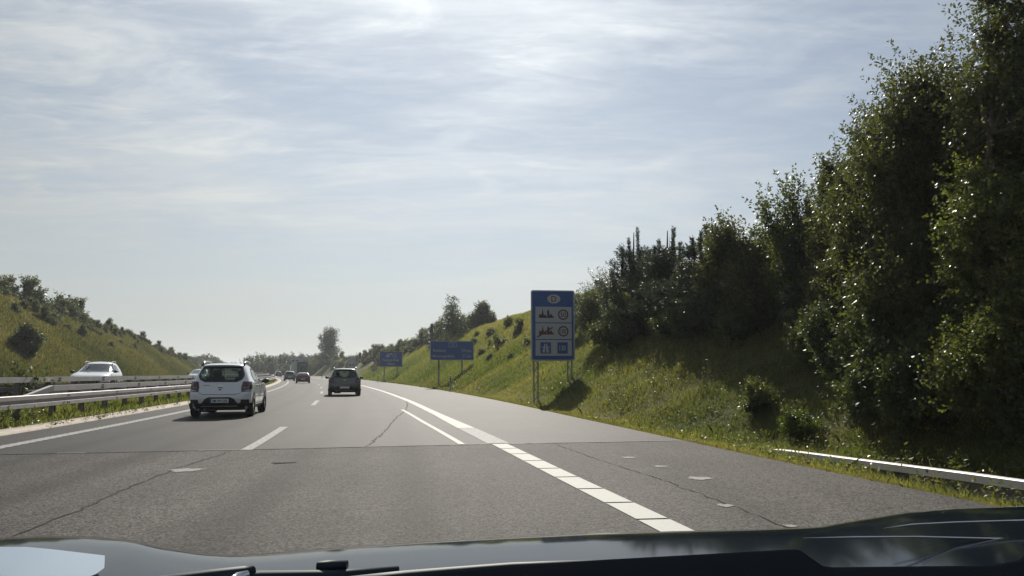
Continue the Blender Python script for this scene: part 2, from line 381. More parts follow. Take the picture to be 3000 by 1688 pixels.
def terrain(X, Y):
    X = np.asarray(X, float); Y = np.asarray(Y, float)
    w = X - xL(Y); r = w - wE(Y); l = -w
    lp = lump(X, Y)
    zr_ = zR(np.maximum(r, 0), Y) + lp * .22 * np.clip((r - 3) / 3, 0, 1)
    zl_ = zL(np.maximum(l, 0), Y) + lp * .45 * np.clip((l - 18) / 5, 0, 1)
    return zr(Y) + np.where(r > 0, zr_, np.where(l > 0, zl_, 0.0))
def at(px, Y): return (px - CX) / F * Y * 1.0     # X of a bearing at distance Y (small pitch)
def hgt(py, Y): return H + (YH - py) / F * Y
_yy = np.concatenate([np.arange(6, 60, .1), np.arange(60, 420, .5)])
def find_Y(px, py):
    """distance at which the ground along a bearing comes to a given height angle"""
    d = terrain(at(px, _yy), _yy) - hgt(py, _yy); i = np.where(d >= 0)[0]
    return float(_yy[i[0]]) if len(i) else 60.0

# ------------------------------------------------------------------ ground sheets
YS = np.unique(np.concatenate([np.arange(-60, 2, 4.), np.arange(2, 40, .5), np.arange(40, 120, 1.5), np.arange(120, 360, 5.), np.arange(360, 760, 25.)]))
def sheet(name, cols, fn, mat, ys=YS, kind='structure', smooth=True):
    cols = np.asarray(cols, float); Yg = np.repeat(ys[:, None], len(cols), 1)
    X, Z = fn(np.repeat(cols[None], len(ys), 0), Yg)
    V = np.stack([X, Yg, Z], -1).reshape(-1, 3); nr, nc = len(ys), len(cols)
    i = (np.arange(nr - 1)[:, None] * nc + np.arange(nc - 1)[None]).ravel()
    o = ob(name, np_mesh(name, V, np.stack([i, i + 1, i + nc + 1, i + nc], 1), mat, smooth))
    o['kind'] = kind; return o
# the joint across the road: from (-6.6, 12.1) on the left to (3.0, 14.3) on the right
JX = np.array([-12., -6.59, -3.6, -1.5, .6, 2.99, 6.]); JY = np.array([10.9, 12.08, 12.75, 13.3, 13.75, 14.27, 14.9])
YJ = np.unique(np.concatenate([np.arange(-20, 40, .5)]))
def road_sheet(name, mat, side):
    t = np.linspace(0, 1, 25)
    rows = []
    if side < 0: s_ = np.linspace(0, 1, 50)
    else: s_ = None
    V = []; nr = 0
    if side < 0:
        for s in s_:
            for u in t:
                # along each column from Y=-30 to the joint
                yj = 13.0
                for _ in range(4):
                    x = xL(yj) - 1.15 + (wE(yj) + 1.15) * u; yj = float(np.interp(x, JX, JY))
                y = -30 + (yj + 30) * s
                V.append((xL(y) - 1.15 + (wE(y) + 1.15) * u, y, 0.0))
        nr = 50
    else:
        yy = np.concatenate([np.linspace(0, 26, 40), np.arange(27.5, 96, 1.5), np.arange(98, 340, 4.), np.arange(350, 700, 20.)])
        for k in yy:
            for u in t:
                yj = 13.0
                for _ in range(4):
                    x = xL(yj) - 1.15 + (wE(yj) + 1.15) * u; yj = float(np.interp(x, JX, JY))
                y = k + 13 + (yj - 13) * max(0, 1 - k / 26)
                V.append((xL(y) - 1.15 + (wE(y) + 1.15) * u, y, float(zr(y))))
        nr = len(yy)
    b = MB(); b.grid(V, nr, 25)
    o = b.build(name, mat, None, True); o['kind'] = 'structure'
    la = o.data.attributes.new('lat', 'FLOAT', 'POINT'); la.data.foreach_set('value', np.array([v[0] - float(xL(v[1])) for v in V], np.float32)); return o
road = road_sheet('road', M['road'], 1)
old_road = road_sheet('old_road', M['old_road'], -1)
rcols = np.concatenate([np.linspace(0, 3, 13), np.linspace(3.4, 20, 42), np.array([22, 26, 32, 42, 60, 100, 200, 400, 900])])
right_bank = sheet('right_embankment', rcols, lambda c, Y: (lambda X: (X, terrain(X, Y)))(xL(Y) + wE(Y) + c + .0), M['ground'])
lcols = np.concatenate([np.linspace(16.8, 19, 6), np.linspace(19.6, 40, 36), np.array([43, 48, 56, 70, 100, 200, 400, 900])])[::-1]
left_bank = sheet('left_embankment', -lcols, lambda c, Y: (lambda X: (X, terrain(X, Y)))(xL(Y) + c), M['ground_left'])
opp = sheet('opposite_road', np.linspace(-16.8, -5.0, 14), lambda c, Y: (xL(Y) + c, zr(Y) + zo(Y)), M['road'])
median = sheet('median_ground', np.linspace(-5.0, -1.85, 9), lambda c, Y: (lambda X: (X, terrain(X, Y)))(xL(Y) + c), M['ground'])
far = MB(); far.add([(-5200, -1500, -1.0), (5200, -1500, -1.0), (5200, 5600, -1.0), (-5200, 5600, -1.0)], [(0, 1, 2, 3)])
far.build('far_ground', M['ground'])['kind'] = 'structure'
ks = sheet('kerb_strip', [-1.85, -1.83, -1.17, -1.15], lambda c, Y: (xL(Y) + c, zr(Y) + np.where((c > -1.84) & (c < -1.16), .035, -.02)), M['kerb'], smooth=False)

# ------------------------------------------------------------------ road markings: thin sheets on the road
def ribbon(name, fx0, fx1, y0, y1, mat, parent, dz=.005, step=.5, yaw0=0.0, wob=0.0):
    """a strip between two X functions of Y; its ends are square to the road"""
    ys = np.linspace(y0, y1, max(2, int((y1 - y0) / step) + 1))
    A, B = [], []
    for y in ys:
        j = wob * RNG.normal() if wob else 0
        s = -float(slope(y))        # rise of the across direction
        xa, xb = fx0(y), fx1(y)
        yb = y + (xb - xa) * s * .9
        A.append((xa + j, y, float(zr(y)) + dz)); B.append((fx1(yb) + j, yb, float(zr(yb)) + dz))
    b = MB(); b.strip(B, A); return b.build(name, mat, parent)
for k, y0 in enumerate([12.55, 30.0, 47.5, 65.5, 83.5, 101.5, 120., 138., 156., 174.]):
    y1 = y0 + (5.4 if k == 0 else 5.6)
    ribbon('lane_dash', lambda y: xL(y) + wD(y) - .09, lambda y: xL(y) + wD(y) + .09, y0, y1, M['paint_worn'], road)
def edge_line(y0, y1):      # left line, profiled: its sides step in and out
    ys = np.arange(y0, y1, .14); b = MB(); A, B = [], []
    for i, y in enumerate(ys):
        w = .125 + (.022 if i % 2 else -.012) * (1 if y < 40 else 0)
        A.append((xL(y) - w, y, float(zr(y)) + .005)); B.append((xL(y) + w, y, float(zr(y)) + .005))
    b.strip(B, A); return b
edge_line(4, 60).build('left_edge_line', M['paint_worn'], old_road)
ribbon('left_edge_line', lambda y: xL(y) - .125, lambda y: xL(y) + .125, 60, 240, M['paint_worn'], road, step=2)
# bright blocks on the coarse asphalt
yb = 4.0
for k in range(11):
    L = .78 + .05 * (k % 3)
    if yb + L > 14.0: break
    ribbon('line_block', lambda y: xL(y) + wR(y) - .145, lambda y: xL(y) + wR(y) + .135, yb, yb + L, M['paint'], old_road, dz=.006, step=.2)
    yb += L + .055
YB = yb
ribbon('right_edge_line', lambda y: xL(y) + wR(y) - .20, lambda y: xL(y) + wR(y) + .20, max(YB, 13.5) + .05, 17.5, M['paint_worn'], road)
ribbon('right_edge_line', lambda y: xL(y) + wR(y) - .14 - .06 * max(0, 1 - (y - 17.5) / 6), lambda y: xL(y) + wR(y) + .14 + .06 * max(0, 1 - (y - 17.5) / 6), 17.55, 230, M['paint'], road, step=1)
ribbon('guide_line', lambda y: xL(y) + wR(y) - .72 - .016 * (y - 13.4), lambda y: xL(y) + wR(y) - .60 - .016 * (y - 13.4), 13.55, 26.5, M['paint'], road)
def crack(name, pts, w, parent, mat=None):
    pts = np.array(pts, float); n = max(6, int(np.hypot(*np.diff(pts, axis=0).T).sum() / .12)); t = np.linspace(0, 1, n)
    d = np.concatenate([[0], np.cumsum(np.hypot(*np.diff(pts, axis=0).T))]); d /= d[-1]
    P = np.stack([np.interp(t, d, pts[:, 0]), np.interp(t, d, pts[:, 1])], 1) + RNG.normal(0, .018, (n, 2))
    T = np.gradient(P, axis=0); T /= np.linalg.norm(T, axis=1)[:, None] + 1e-9; Nn = np.stack([-T[:, 1], T[:, 0]], 1)
    ww = w * RNG.uniform(.3, 1.2, n)[:, None]
    A, B = P + Nn * ww, P - Nn * ww
    b = MB(); b.strip([(x, y, float(zr(y)) + .004) for x, y in B], [(x, y, float(zr(y)) + .004) for x, y in A]); return b.build(name, mat or M['joint'], parent)
b = MB(); b.strip([(x, np.interp(x, JX, JY) + .018, .004) for x in np.linspace(-9.2, 3.9, 40)], [(x, np.interp(x, JX, JY) - .018, .004) for x in np.linspace(-9.2, 3.9, 40)])
b.f = [f[::-1] for f in b.f]; b.build('expansion_joint', M['joint'], old_road)
crack('joint_crack', [(x, float(np.interp(x, JX, JY)) + .02) for x in np.linspace(-9.2, 3.9, 30)], .014, old_road, M['seam'])
for x0, x1, w in ((-7.0, -6.6, .018), (-5.0, -4.25, .02), (1.35, 1.95, .05), (1.3, 3.4, .022), (-.55, .25, .03), (.35, .6, .02)):
    xs = np.linspace(x0, x1, 8)
    b = MB(); b.strip([(x, np.interp(x, JX, JY) + w + .035, .006) for x in xs], [(x, np.interp(x, JX, JY) + .035, .006) for x in xs]); b.f = [f[::-1] for f in b.f]
    b.build('joint_line', M['paint'], road)
crack('lane_seam', [(-4.45, 12.4), (-4.35, 10.5), (-4.2, 9.0), (-3.95, 7.4), (-3.75, 6.0)], .010, old_road, M['seam'])
crack('lane_seam', [(.75, 13.7), (1.15, 11.6), (1.75, 9.0), (2.1, 7.0), (2.3, 5.5)], .008, old_road, M['seam'])
crack('crack', [(-2.45, 13.2), (-2.6, 15.5), (-2.9, 18.5), (-3.25, 22), (-3.55, 26), (-4.1, 30.5), (-5.2, 38), (-7.0, 47), (-9.0, 55)], .012, road, M['seam'])
crack('crack', [(-6.2, 52), (-5.7, 52.5), (-5.1, 53), (-4.3, 53.5)], .03, road)
crack('crack', [(-3.3, 10.75), (-3.15, 10.8), (-2.95, 10.9), (-3.1, 10.7), (-3.25, 10.65)], .025, old_road)
def spot(x, y, a, bb, rot=0.2):
    n = 40; ph = RNG.uniform(0, 6, 3)
    P = []
    for k in range(n):
        t = 2 * pi * k / n; r = .86 + .10 * sin(3 * t + ph[0]) + .08 * sin(5 * t + ph[1]) + .07 * sin(9 * t + ph[2]) + RNG.uniform(-.05, .05)
        P.append((x + a * r * cos(t) * cos(rot) - bb * r * sin(t) * sin(rot), y + a * r * cos(t) * sin(rot) + bb * r * sin(t) * cos(rot), .005))
    b = MB(); b.add(P, [tuple(range(n))]); b.build('paint_spot', M['spot'], old_road)
for a in ((-4.14, 9.97, .23, .20), (2.2, 9.2, .16, .15), (1.96, 10.37, .10, .09), (1.71, 11.45, .12, .10), (1.98, 7.33, .085, .10), (2.24, 6.36, .06, .06)): spot(*a)

# ------------------------------------------------------------------ guardrails
def along(off, Y, z):
    return (float(xL(Y)) + off, Y, float(zr(Y)) + z)
WBEAM = [(0, .155), (.070, .150), (.082, .140), (.082, .048), (.012, .030), (.012, -.030), (.082, -.048), (.082, -.140), (.070, -.150), (0, -.155)]
BOX = [(-.06, .075), (.06, .075), (.06, -.075), (-.06, -.075), (-.06, .075)]
def rail_seg(name, prof, off, zc, y0, y1, mat, base, parent, flip=1, n=4, bolts=True, zfun=None):
    V = []; ys = np.linspace(y0, y1, n + 1)
    for y in ys:
        z0 = zfun(y) if zfun else zc
        h = heading(y)
        for (o, z) in prof:
            V.append((float(xL(y)) + off + flip * o * cos(h) - base[0], y + flip * o * sin(h) - base[1], float(zr(y)) + z0 + z - base[2]))
    b = MB(); b.grid(V, n + 1, len(prof)); o = b.build(name, mat, parent)
    if bolts:
        bb = MB(); h = heading(y1)
        for dy in (.10, .22):
            for (po, pz) in ([(.075, .095), (.075, -.095)] if prof is WBEAM else [(.06, .035), (.06, -.035)]):
                y = y1 - dy; z0 = zfun(y) if zfun else zc
                p = Vector((float(xL(y)) + off + flip * po * cos(h) - base[0], y + flip * po * sin(h) - base[1], float(zr(y)) + z0 + pz - base[2]))
                d = Vector((cos(h) * flip, sin(h) * flip, 0)) * .018
                bb.tube([p - d * .2, p + d], .022, 6)
        bb.build('bolts', M['bolt'], o, kind='stuff')
    return o
OFF_A, OFF_B = -2.15, -3.60
base = Vector(along(OFF_A, 9, 0))
gA = thing('guardrail', 'nearer steel median guardrail with double ridged beam, box beam above it and dark posts', 'guardrail', base)
def zA(y): return .555
for y in np.arange(5, 240, 4.0): rail_seg('beam', WBEAM, OFF_A, .555, y, y + 4, M['steel'], base, gA, 1, 4 if y < 80 else 2, y < 60)
Y0 = 20.9
for k, y in enumerate(np.arange(Y0, 238, 4.0)): rail_seg('box_beam', BOX, OFF_A - .42, .83, y, min(y + 4, 240), M['steel'], base, gA, 1, 4 if y < 80 else 2, y < 60)
# sloped end piece of the box beam
b = MB(); e0 = Vector(along(OFF_A - .42, Y0, .83)) - base; e1 = Vector(along(OFF_A - .62, Y0 - 2.3, .42)) - base
for e in (e1, e0):
    pass
V = [tuple(e + Vector((o, 0, z))) for e in (e1, e0) for o, z in BOX[:4]]
b.add(V, [(0, 1, 5, 4), (1, 2, 6, 5), (2, 3, 7, 6), (3, 0, 4, 7), (0, 3, 2, 1)]); b.build('sloped_end', M['steel'], gA)
def post(off, y, z0, z1, parent, base, d=(.12, .08)):
    h = heading(y); p = Vector(along(off, y, 0)) - base
    b = MB(); R_ = Matrix.Rotation(h, 3, 'Z')
    b.box(p + Vector((0, 0, (z0 + z1) / 2)), (.03, .11, z1 - z0), R_)
    for s in (-1, 1): b.box(p + R_ @ Vector((-.035 if s < 0 else .0, s * .0, 0)) + Vector((0, 0, (z0 + z1) / 2)) + R_ @ Vector((.0, s * .058, 0)), (.09, .012, z1 - z0), R_)
    return b.build('post', M['steel_dark'], parent)
for i, y in enumerate(np.arange(6.3, 238, 2.0)):
    post(OFF_A - .09, y, -.3, .70, gA, base)
    if y > Y0 + .5:
        h = heading(y); p = Vector(along(OFF_A - .30, y, .66)) - base
        b = MB(); b.box(p, (.34, .16, .20), Matrix.Rotation(h, 3, 'Z')); b.build('spacer', M['steel_dark'], gA)
baseB = Vector(along(OFF_B, 9, 0))
gB = thing('guardrail', 'farther steel median guardrail with tall box beam on bracketed posts', 'guardrail', baseB)
for y in np.arange(7, 240, 4.0): rail_seg('box_beam', BOX, OFF_B, 1.05, y + 1, y + 5, M['steel'], baseB, gB, 1, 4 if y < 80 else 2, y < 60)
for y in np.arange(7, 240, 4.0): rail_seg('beam', WBEAM, OFF_B - .55, .74, y, y + 4, M['steel'], baseB, gB, -1, 4 if y < 80 else 2, False)
for y in np.arange(9.2, 238, 2.0):
    post(OFF_B, y, -.2, .975, gB, baseB)
    p = Vector(along(OFF_B - .02, y + .5, .90)) - baseB; h = heading(y)
    b = MB(); b.box(p, (.05, .20, .045), Matrix.Rotation(h, 3, 'Z') @ Matrix.Rotation(radians(-38), 3, 'X')); b.build('bracket', M['steel'], gB)
    b = MB(); b.box(Vector(along(OFF_B - .28, y, .80)) - baseB, (.5, .14, .10), Matrix.Rotation(h, 3, 'Z')); b.build('spacer', M['steel_dark'], gB)
# right verge: a turned-down rail end sinking into the grass
def zC(y): return float(np.interp(y, [-6, 2, 7, 9.3, 11.6, 14.0, 15.3], [.55, .26, -.05, -.11, -.19, -.27, -.42]))
def offC(y): return float(wE(y)) + 1.50
baseC = Vector((float(xL(9)) + offC(9), 9, -.3))
gC = thing('guardrail', 'low guardrail end sinking into the weeds beside the hard shoulder', 'guardrail', baseC)
for y0 in (15.4, 11.4, 7.4, 3.4, -.6):
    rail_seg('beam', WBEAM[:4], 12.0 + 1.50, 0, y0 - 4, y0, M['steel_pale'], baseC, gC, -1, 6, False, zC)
    rail_seg('lower_beam', WBEAM[3:], 12.0 + 1.50, 0, y0 - 4, y0, M['steel_dark'], baseC, gC, -1, 6, False, zC)  # darker steel paints in the shade below the top ridge
for y in (-3.4, -1.4, .6, 2.6, 4.6, 6.6):
    h = heading(y); b = MB(); b.box(Vector((float(xL(y)) + 13.50 + .09, y, zC(y) - .25)) - baseC, (.09, .11, .7), Matrix.Rotation(h, 3, 'Z')); b.build('post', M['steel_dark'], gC)

# ------------------------------------------------------------------ signs
def text_mesh(txt, size, mat, sx=1.0):
    cu = bpy.data.curves.new('lettering', 'FONT'); cu.body = txt; cu.size = size; cu.align_x = 'LEFT'; cu.resolution_u = 3; cu.offset = size * .012; cu.extrude = .003
    o = bpy.data.objects.new('lettering_source', cu); C.objects.link(o)
    dg = bpy.context.evaluated_depsgraph_get(); me = bpy.data.meshes.new_from_object(o.evaluated_get(dg))
    C.objects.unlink(o); bpy.data.objects.remove(o)
    me.materials.clear(); me.materials.append(mat)
    co = np.empty(len(me.vertices) * 3, np.float32); me.vertices.foreach_get('co', co); co = co.reshape(-1, 3); co[:, 0] *= sx
    me.vertices.foreach_set('co', co.ravel()); me.update()
    return me, (float(co[:, 0].min()), float(co[:, 0].max()))
def text_on(parent, txt, x, z, size, mat, sx=.88, align='L', y=-.016, name='lettering'):
    me, (a, b_) = text_mesh(txt, size, mat, sx)
    o = ob(name, me, parent); o.rotation_euler = (pi / 2, 0, 0)
    o.location = (x - (a if align == 'L' else b_ if align == 'R' else (a + b_) / 2), y, z); return o
def rrect(w, h, r, n=5, cx=0, cz=0):
    P = []
    for (sx, sz, a0) in ((1, 1, 0), (-1, 1, 90), (-1, -1, 180), (1, -1, 270)):
        for k in range(n):
            a = radians(a0 + 90 * k / (n - 1)); P.append((cx + sx * (w / 2 - r) + r * cos(a), cz + sz * (h / 2 - r) + r * sin(a)))
    return P
def flat(parent, name, poly, y, mat, t=.004):
    b = MB(); b.prism(poly, y, y + t); return b.build(name, mat, parent)
def ringz(parent, name, cx, cz, r0, r1, y, mat, n=28, t=.003):
    b = MB(); V = []
    for k in range(n):
        a = 2 * pi * k / n; c, s = cos(a), sin(a)
        V += [(cx + r0 * c, y, cz + r0 * s), (cx + r1 * c, y, cz + r1 * s)]
    b.add(V, [(2 * k, 2 * k + 1, (2 * k + 3) % (2 * n), (2 * k + 2) % (2 * n)) for k in range(n)]); return b.build(name, mat, parent)
def disc(cx, cz, rx, rz, n=28): return [(cx + rx * cos(2 * pi * k / n), cz + rz * sin(2 * pi * k / n)) for k in range(n)]
def sign_base(name, label, px, Y, w, h, zbot, posts, pole_r, yaw, frame=.05, dbl=False, k=1.0):
    """sign whose panel centre stands on bearing px at distance Y; local x right, z up, panel face towards -y"""
    X = at(px, Y); z0 = float(terrain(X, Y))
    t = thing(name, label, 'road sign', (X, Y, z0), yaw)
    t.scale = (k, k, k)
    zb = (zbot - z0) / k; cz = zb + h / 2
    flat(t, 'panel_frame', rrect(w, h, .10 * min(1, h / 2), 5, 0, cz), .0, M['sign_white'], .05)
    pn = flat(t, 'panel', rrect(w - 2 * frame, h - 2 * frame, .07, 5, 0, cz), -.006, M['blue'], .006)
    for x in posts:
        gx, gy = X + k * x * cos(yaw), Y + k * x * sin(yaw) + .1
        g = (float(terrain(gx, gy)) - z0 - .5) / k
        b = MB()
        if dbl:
            for dx in (-.1, .1): b.tube([(x + dx, .12, g), (x + dx, .12, cz + h / 2 - .1)], pole_r, 8)
            zz0 = g + .6
            while zz0 < zb:
                b.tube([(x - .1, .12, zz0), (x + .1, .12, zz0 + .35)], pole_r * .5, 5); b.tube([(x + .1, .12, zz0 + .35), (x - .1, .12, zz0 + .7)], pole_r * .5, 5); zz0 += .7
        else: b.tube([(x, .12, g), (x, .12, cz + h / 2 - .1)], pole_r, 8)
        b.build('post', M['alu'], t, True)
    for zz_ in (cz - h * .28, cz + h * .28):
        b = MB(); b.box((0, .075, zz_), (w * .86, .05, .06)); b.build('cross_rail', M['alu'], t)
    return t, pn, cz
# border sign D with the speed limits
YD = 32.0
t, pn, cz = sign_base('border_sign', 'tall blue border sign with white D oval and three speed limit panels', 1620, YD, 2.13, 3.40, hgt(1058, YD), (-.82, .82), .036, radians(6), .06, True, .865)
y = -.012
flat(t, 'oval', disc(.05, cz + 1.28, .32, .22), y, M['sign_white'])
text_on(t, 'D', .05, cz + 1.15, .38, M['black'], 1.0, 'C')
def skyline(x0, z0, k=1.0, mat='black'):
    P = [(0, 0), (0, .12), (.05, .19), (.10, .12), (.12, .2), (.135, .2), (.17, .44), (.205, .2), (.22, .2), (.22, .10), (.27, .16), (.33, .10), (.36, .06), (.38, .06), (.38, .30), (.43, .40), (.48, .30), (.48, .14), (.52, .14), (.56, .21), (.61, .14), (.61, .09), (.68, .09), (.68, 0)]
    return [(x0 + a * k, z0 + b_ * k) for a, b_ in P]
rows = [(.52, '50'), (-.28, '100'), (-1.08, None)]
for i, (rz, txt) in enumerate(rows):
    pl = flat(t, 'limit_panel', rrect(1.76, .755, .02, 3, .03, cz + rz), y, M['sign_white'])
    if txt:
        flat(t, 'town_skyline', skyline(-.68, cz + rz - .16, 1.05), -.018, M['black'] if i == 0 else M['red'])
        if i: flat(t, 'strike_bar', [(-.80, cz + rz - .27), (-.74, cz + rz - .31), (.0, cz + rz + .16), (-.03, cz + rz + .22)], -.022, M['red'])
        ringz(t, 'speed_ring', .50, cz + rz, .19, .255, -.018, M['red'], 28)
        text_on(t, txt, .50, cz + rz - .11, .31, M['black'], .92 if i == 0 else .68, 'C', -.018)
    else:
        flat(t, 'motorway_symbol', rrect(.52, .54, .03, 4, -.36, cz + rz), -.018, M['blue'])
        c0 = -.36
        for s in (-1, 1):
            flat(t, 'motorway_lane', [(c0 + s * .03, cz + rz - .22), (c0 + s * .17, cz + rz - .22), (c0 + s * .06, cz + rz + .20), (c0 + s * .015, cz + rz + .20)], -.024, M['sign_white'])
        flat(t, 'motorway_bridge', [(c0 - .22, cz + rz + .02), (c0 + .22, cz + rz + .02), (c0 + .22, cz + rz + .05), (c0 - .22, cz + rz + .05)], -.028, M['sign_white'])
        flat(t, 'advice_square', rrect(.50, .54, .03, 4, .46, cz + rz), -.018, M['blue'])
        text_on(t, '130', .46, cz + rz - .12, .34, M['sign_white'], .70, 'C', -.024)
# distance sign
YK = 66.0
t, pn, cz = sign_base('distance_sign', 'wide blue distance sign listing Koblenz 174 km', 1325, YK, 4.42, 1.94, hgt(1056, YK), (-1.32, 1.02), .08, radians(11), .055, False, .846)
fr = rrect(.78, .42, .05, 4, .0, cz + .55)
flat(t, 'route_frame', rrect(.80, .46, .06, 4, .05, cz + .58), -.012, M['sign_white'])
flat(t, 'route_field', rrect(.70, .36, .04, 4, .05, cz + .58), -.017, M['blue'])
text_on(t, '61', .05, cz + .47, .31, M['sign_white'], .9, 'C', -.022)
text_on(t, 'Koblenz', -1.92, cz - .14, .44, M['sign_white'], .90, 'L')
text_on(t, '174 km', 1.94, cz - .14, .42, M['sign_white'], .82, 'R')
text_on(t, 'M\u00f6nchengladbach', -1.94, cz - .69, .41, M['sign_white'], .74, 'L')
text_on(t, '27 km', 1.94, cz - .69, .42, M['sign_white'], .86, 'R')
# exit announcement
YN = 116.0
t, pn, cz = sign_base('exit_sign', 'blue exit announcement sign reading Nettetal-West 1000 m', 1147, YN, 3.62, 2.40, hgt(1075, YN), (-1.02, 1.0), .08, radians(13), .06, False, .95)
c0 = -.50
for s in (-1, 1): flat(t, 'motorway_lane', [(c0 + s * .05, cz + .30), (c0 + s * .30, cz + .30), (c0 + s * .12, cz + .88), (c0 + s * .03, cz + .88)], -.012, M['sign_white'])
flat(t, 'exit_arrow', [(c0 + .18, cz + .66), (c0 + .40, cz + .84), (c0 + .32, cz + .93), (c0 + .62, cz + .95), (c0 + .60, cz + .68), (c0 + .50, cz + .76), (c0 + .26, cz + .56)], -.012, M['sign_white'])
ringz(t, 'exit_number_ring', .52, cz + .62, .28, .33, -.012, M['sign_white'], 24)
text_on(t, '3', .52, cz + .49, .34, M['sign_white'], .9, 'C')
text_on(t, 'Nettetal-West', 0, cz - .32, .54, M['sign_white'], .80, 'C')
text_on(t, '1000 m', 0, cz - .92, .46, M['sign_white'], .86, 'C')
# small red-edged sign, grey information board and far board
Yb = 140.0; X = at(1098.5, Yb); z0 = float(terrain(X, Yb))
t = thing('warning_sign', 'small red edged warning sign on a thin pole left of the exit sign', 'road sign', (X, Yb, z0), radians(12))
zb = hgt(1087, Yb) - z0; w_ = .48
flat(t, 'border', [(-w_, zb), (w_, zb), (w_, zb + .62), (.0, zb + 1.0), (-w_, zb + .62)], 0, M['red'], .03)
flat(t, 'panel', [(-w_ + .09, zb + .09), (w_ - .09, zb + .09), (w_ - .09, zb + .58), (0, zb + .85), (-w_ + .09, zb + .58)], -.008, M['sign_white'], .008)
for s in (-1, 1): flat(t, 'symbol', [(s * .16 - .06, zb + .2), (s * .16 + .06, zb + .2), (s * .16 + .05, zb + .5), (s * .16 - .05, zb + .5)], -.014, M['black'])
b = MB(); b.tube([(-.12, .06, -.6), (-.12, .06, zb + .6)], .05, 6); b.build('post', M['alu'], t)
Yb = 190.0; X = at(1033, Yb); z0 = float(terrain(X, Yb))
t = thing('information_board', 'grey information board with lines and dark symbols above the grey hatchback', 'road sign', (X, Yb, z0), radians(14))
zb = hgt(1078, Yb) - z0
flat(t, 'panel', rrect(1.95, 2.35, .05, 3, 0, zb + 1.17), 0, M['sign_grey'], .06)
for k in range(4): flat(t, 'text_line', rrect(1.5, .09, .02, 3, 0, zb + 2.1 - k * .27), -.01, M['sign_white'])
for s in (-1, 1): flat(t, 'symbol', rrect(.5, .5, .04, 3, s * .42, zb + .72), -.01, M['black'])
for s in (-1, 1): flat(t, 'symbol_mark', [(s * .42 - .14, zb + .55), (s * .42 - .06, zb + .55), (s * .42 + .14, zb + .88), (s * .42 + .06, zb + .88)], -.016, M['sign_white'])
for s in (-1, 1):
    b = MB(); b.tube([(s * .7, .1, -.6), (s * .7, .1, zb + 2.2)], .06, 6); b.build('post', M['alu'], t)
# delineator posts
def delineator(px, Y, label, r=.9, h=1.0):
    X = at(px, Y); z0 = float(terrain(X, Y))
    t = thing('delineator_post', label, 'delineator', (X, Y, z0), heading(Y), 'delineator posts along the right verge')
    b = MB(); b.tube([(0, 0, -.2), (0, 0, h * .62)], .06, 8); b.build('shaft', M['sign_white'], t)
    b = MB(); b.tube([(0, 0, h * .62), (0, 0, h * .86)], .062, 8); b.build('black_band', M['black'], t)
    b = MB(); b.tube([(0, 0, h * .86), (0, 0, h * .98), (0, .02, h)], [.06, .06, .03], 8); b.build('cap', M['sign_white'], t)
    b = MB(); b.box((0, -.064, h * .74), (.04, .01, .16)); b.build('reflector', M['sign_white'], t)
delineator(1321, 54.0, 'white delineator post with black band in the grass below the distance sign', h=1.12)
delineator(1110, 118.0, 'dark looking delineator post beside the small red edged sign')
delineator(947, 175.0, 'tiny delineator post on the far verge left of the grey hatchback')
# ------------------------------------------------------------------ cars (local: y forward, x right, z up, origin on the ground under the rear axle)
class Body:
    def __init__(s, tab, wb, r_rear=.20, r_front=.42, bulge_r=.06, bulge_f=.16):
        s.t = np.array(tab, float); s.wb = wb; s.rr, s.rf, s.br, s.bf = r_rear, r_front, bulge_r, bulge_f
    def row(s, z): return [float(np.interp(z, s.t[:, 0], s.t[:, k])) for k in (1, 2, 3)]
    def rad(s, z):
        w, yr, yf = s.row(z); L = yf - yr
        return min(s.rr, w * .6, L * .3), min(s.rf, w * .75, L * .3)
    def rear(s, x, z):
        w, yr, yf = s.row(z); r = s.rad(z)[0]; a = min(abs(x), w - 1e-4); y = yr + s.br * (a / w) ** 2
        if a > w - r: d = a - (w - r); y += r - math.sqrt(max(r * r - d * d, 0))
        return y
    def front(s, x, z):
        w, yr, yf = s.row(z); r = s.rad(z)[1]; a = min(abs(x), w - 1e-4); y = yf - s.bf * (a / w) ** 2
        if a > w - r: d = a - (w - r); y -= r - math.sqrt(max(r * r - d * d, 0))
        return y
    def side(s, y, z):
        w, yr, yf = s.row(z); r, q = s.rad(z); x = w
        y0 = yr + s.br; y1 = yf - s.bf
        if y < y0 + r: d = min((y0 + r) - y, r * .999); x = w - r + math.sqrt(r * r - d * d)
        if y > y1 - q: d = min(y - (y1 - q), q * .999); x = w - q + math.sqrt(q * q - d * d)
        return x
    def pt(s, kind, u, z, off=0.0):
        if kind == 'rear': return (u, s.rear(u, z) - off, z + off * .15)
        if kind == 'front': return (u, s.front(u, z) + off * .7, z + off * .7)
        sg = 1 if kind == 'right' else -1
        return (sg * (s.side(u, z) + off), u, z)
def resample(poly, n):
    P = np.array(list(poly) + [poly[0]], float); d = np.concatenate([[0], np.cumsum(np.hypot(*np.diff(P, axis=0).T))])
    t = np.linspace(0, d[-1], n, endpoint=False); return np.stack([np.interp(t, d, P[:, 0]), np.interp(t, d, P[:, 1])], 1)
def inside(poly, x, y):
    c = False; n = len(poly); j = n - 1
    for i in range(n):
        if (poly[i][1] > y) != (poly[j][1] > y) and x < (poly[j][0] - poly[i][0]) * (y - poly[i][1]) / (poly[j][1] - poly[i][1]) + poly[i][0]: c = not c
        j = i
    return c
def scale_poly(poly, d):
    P = np.array(poly, float); c = P.mean(0); v = P - c; l = np.hypot(*v.T)[:, None]
    return (c + v * (l + d) / l)
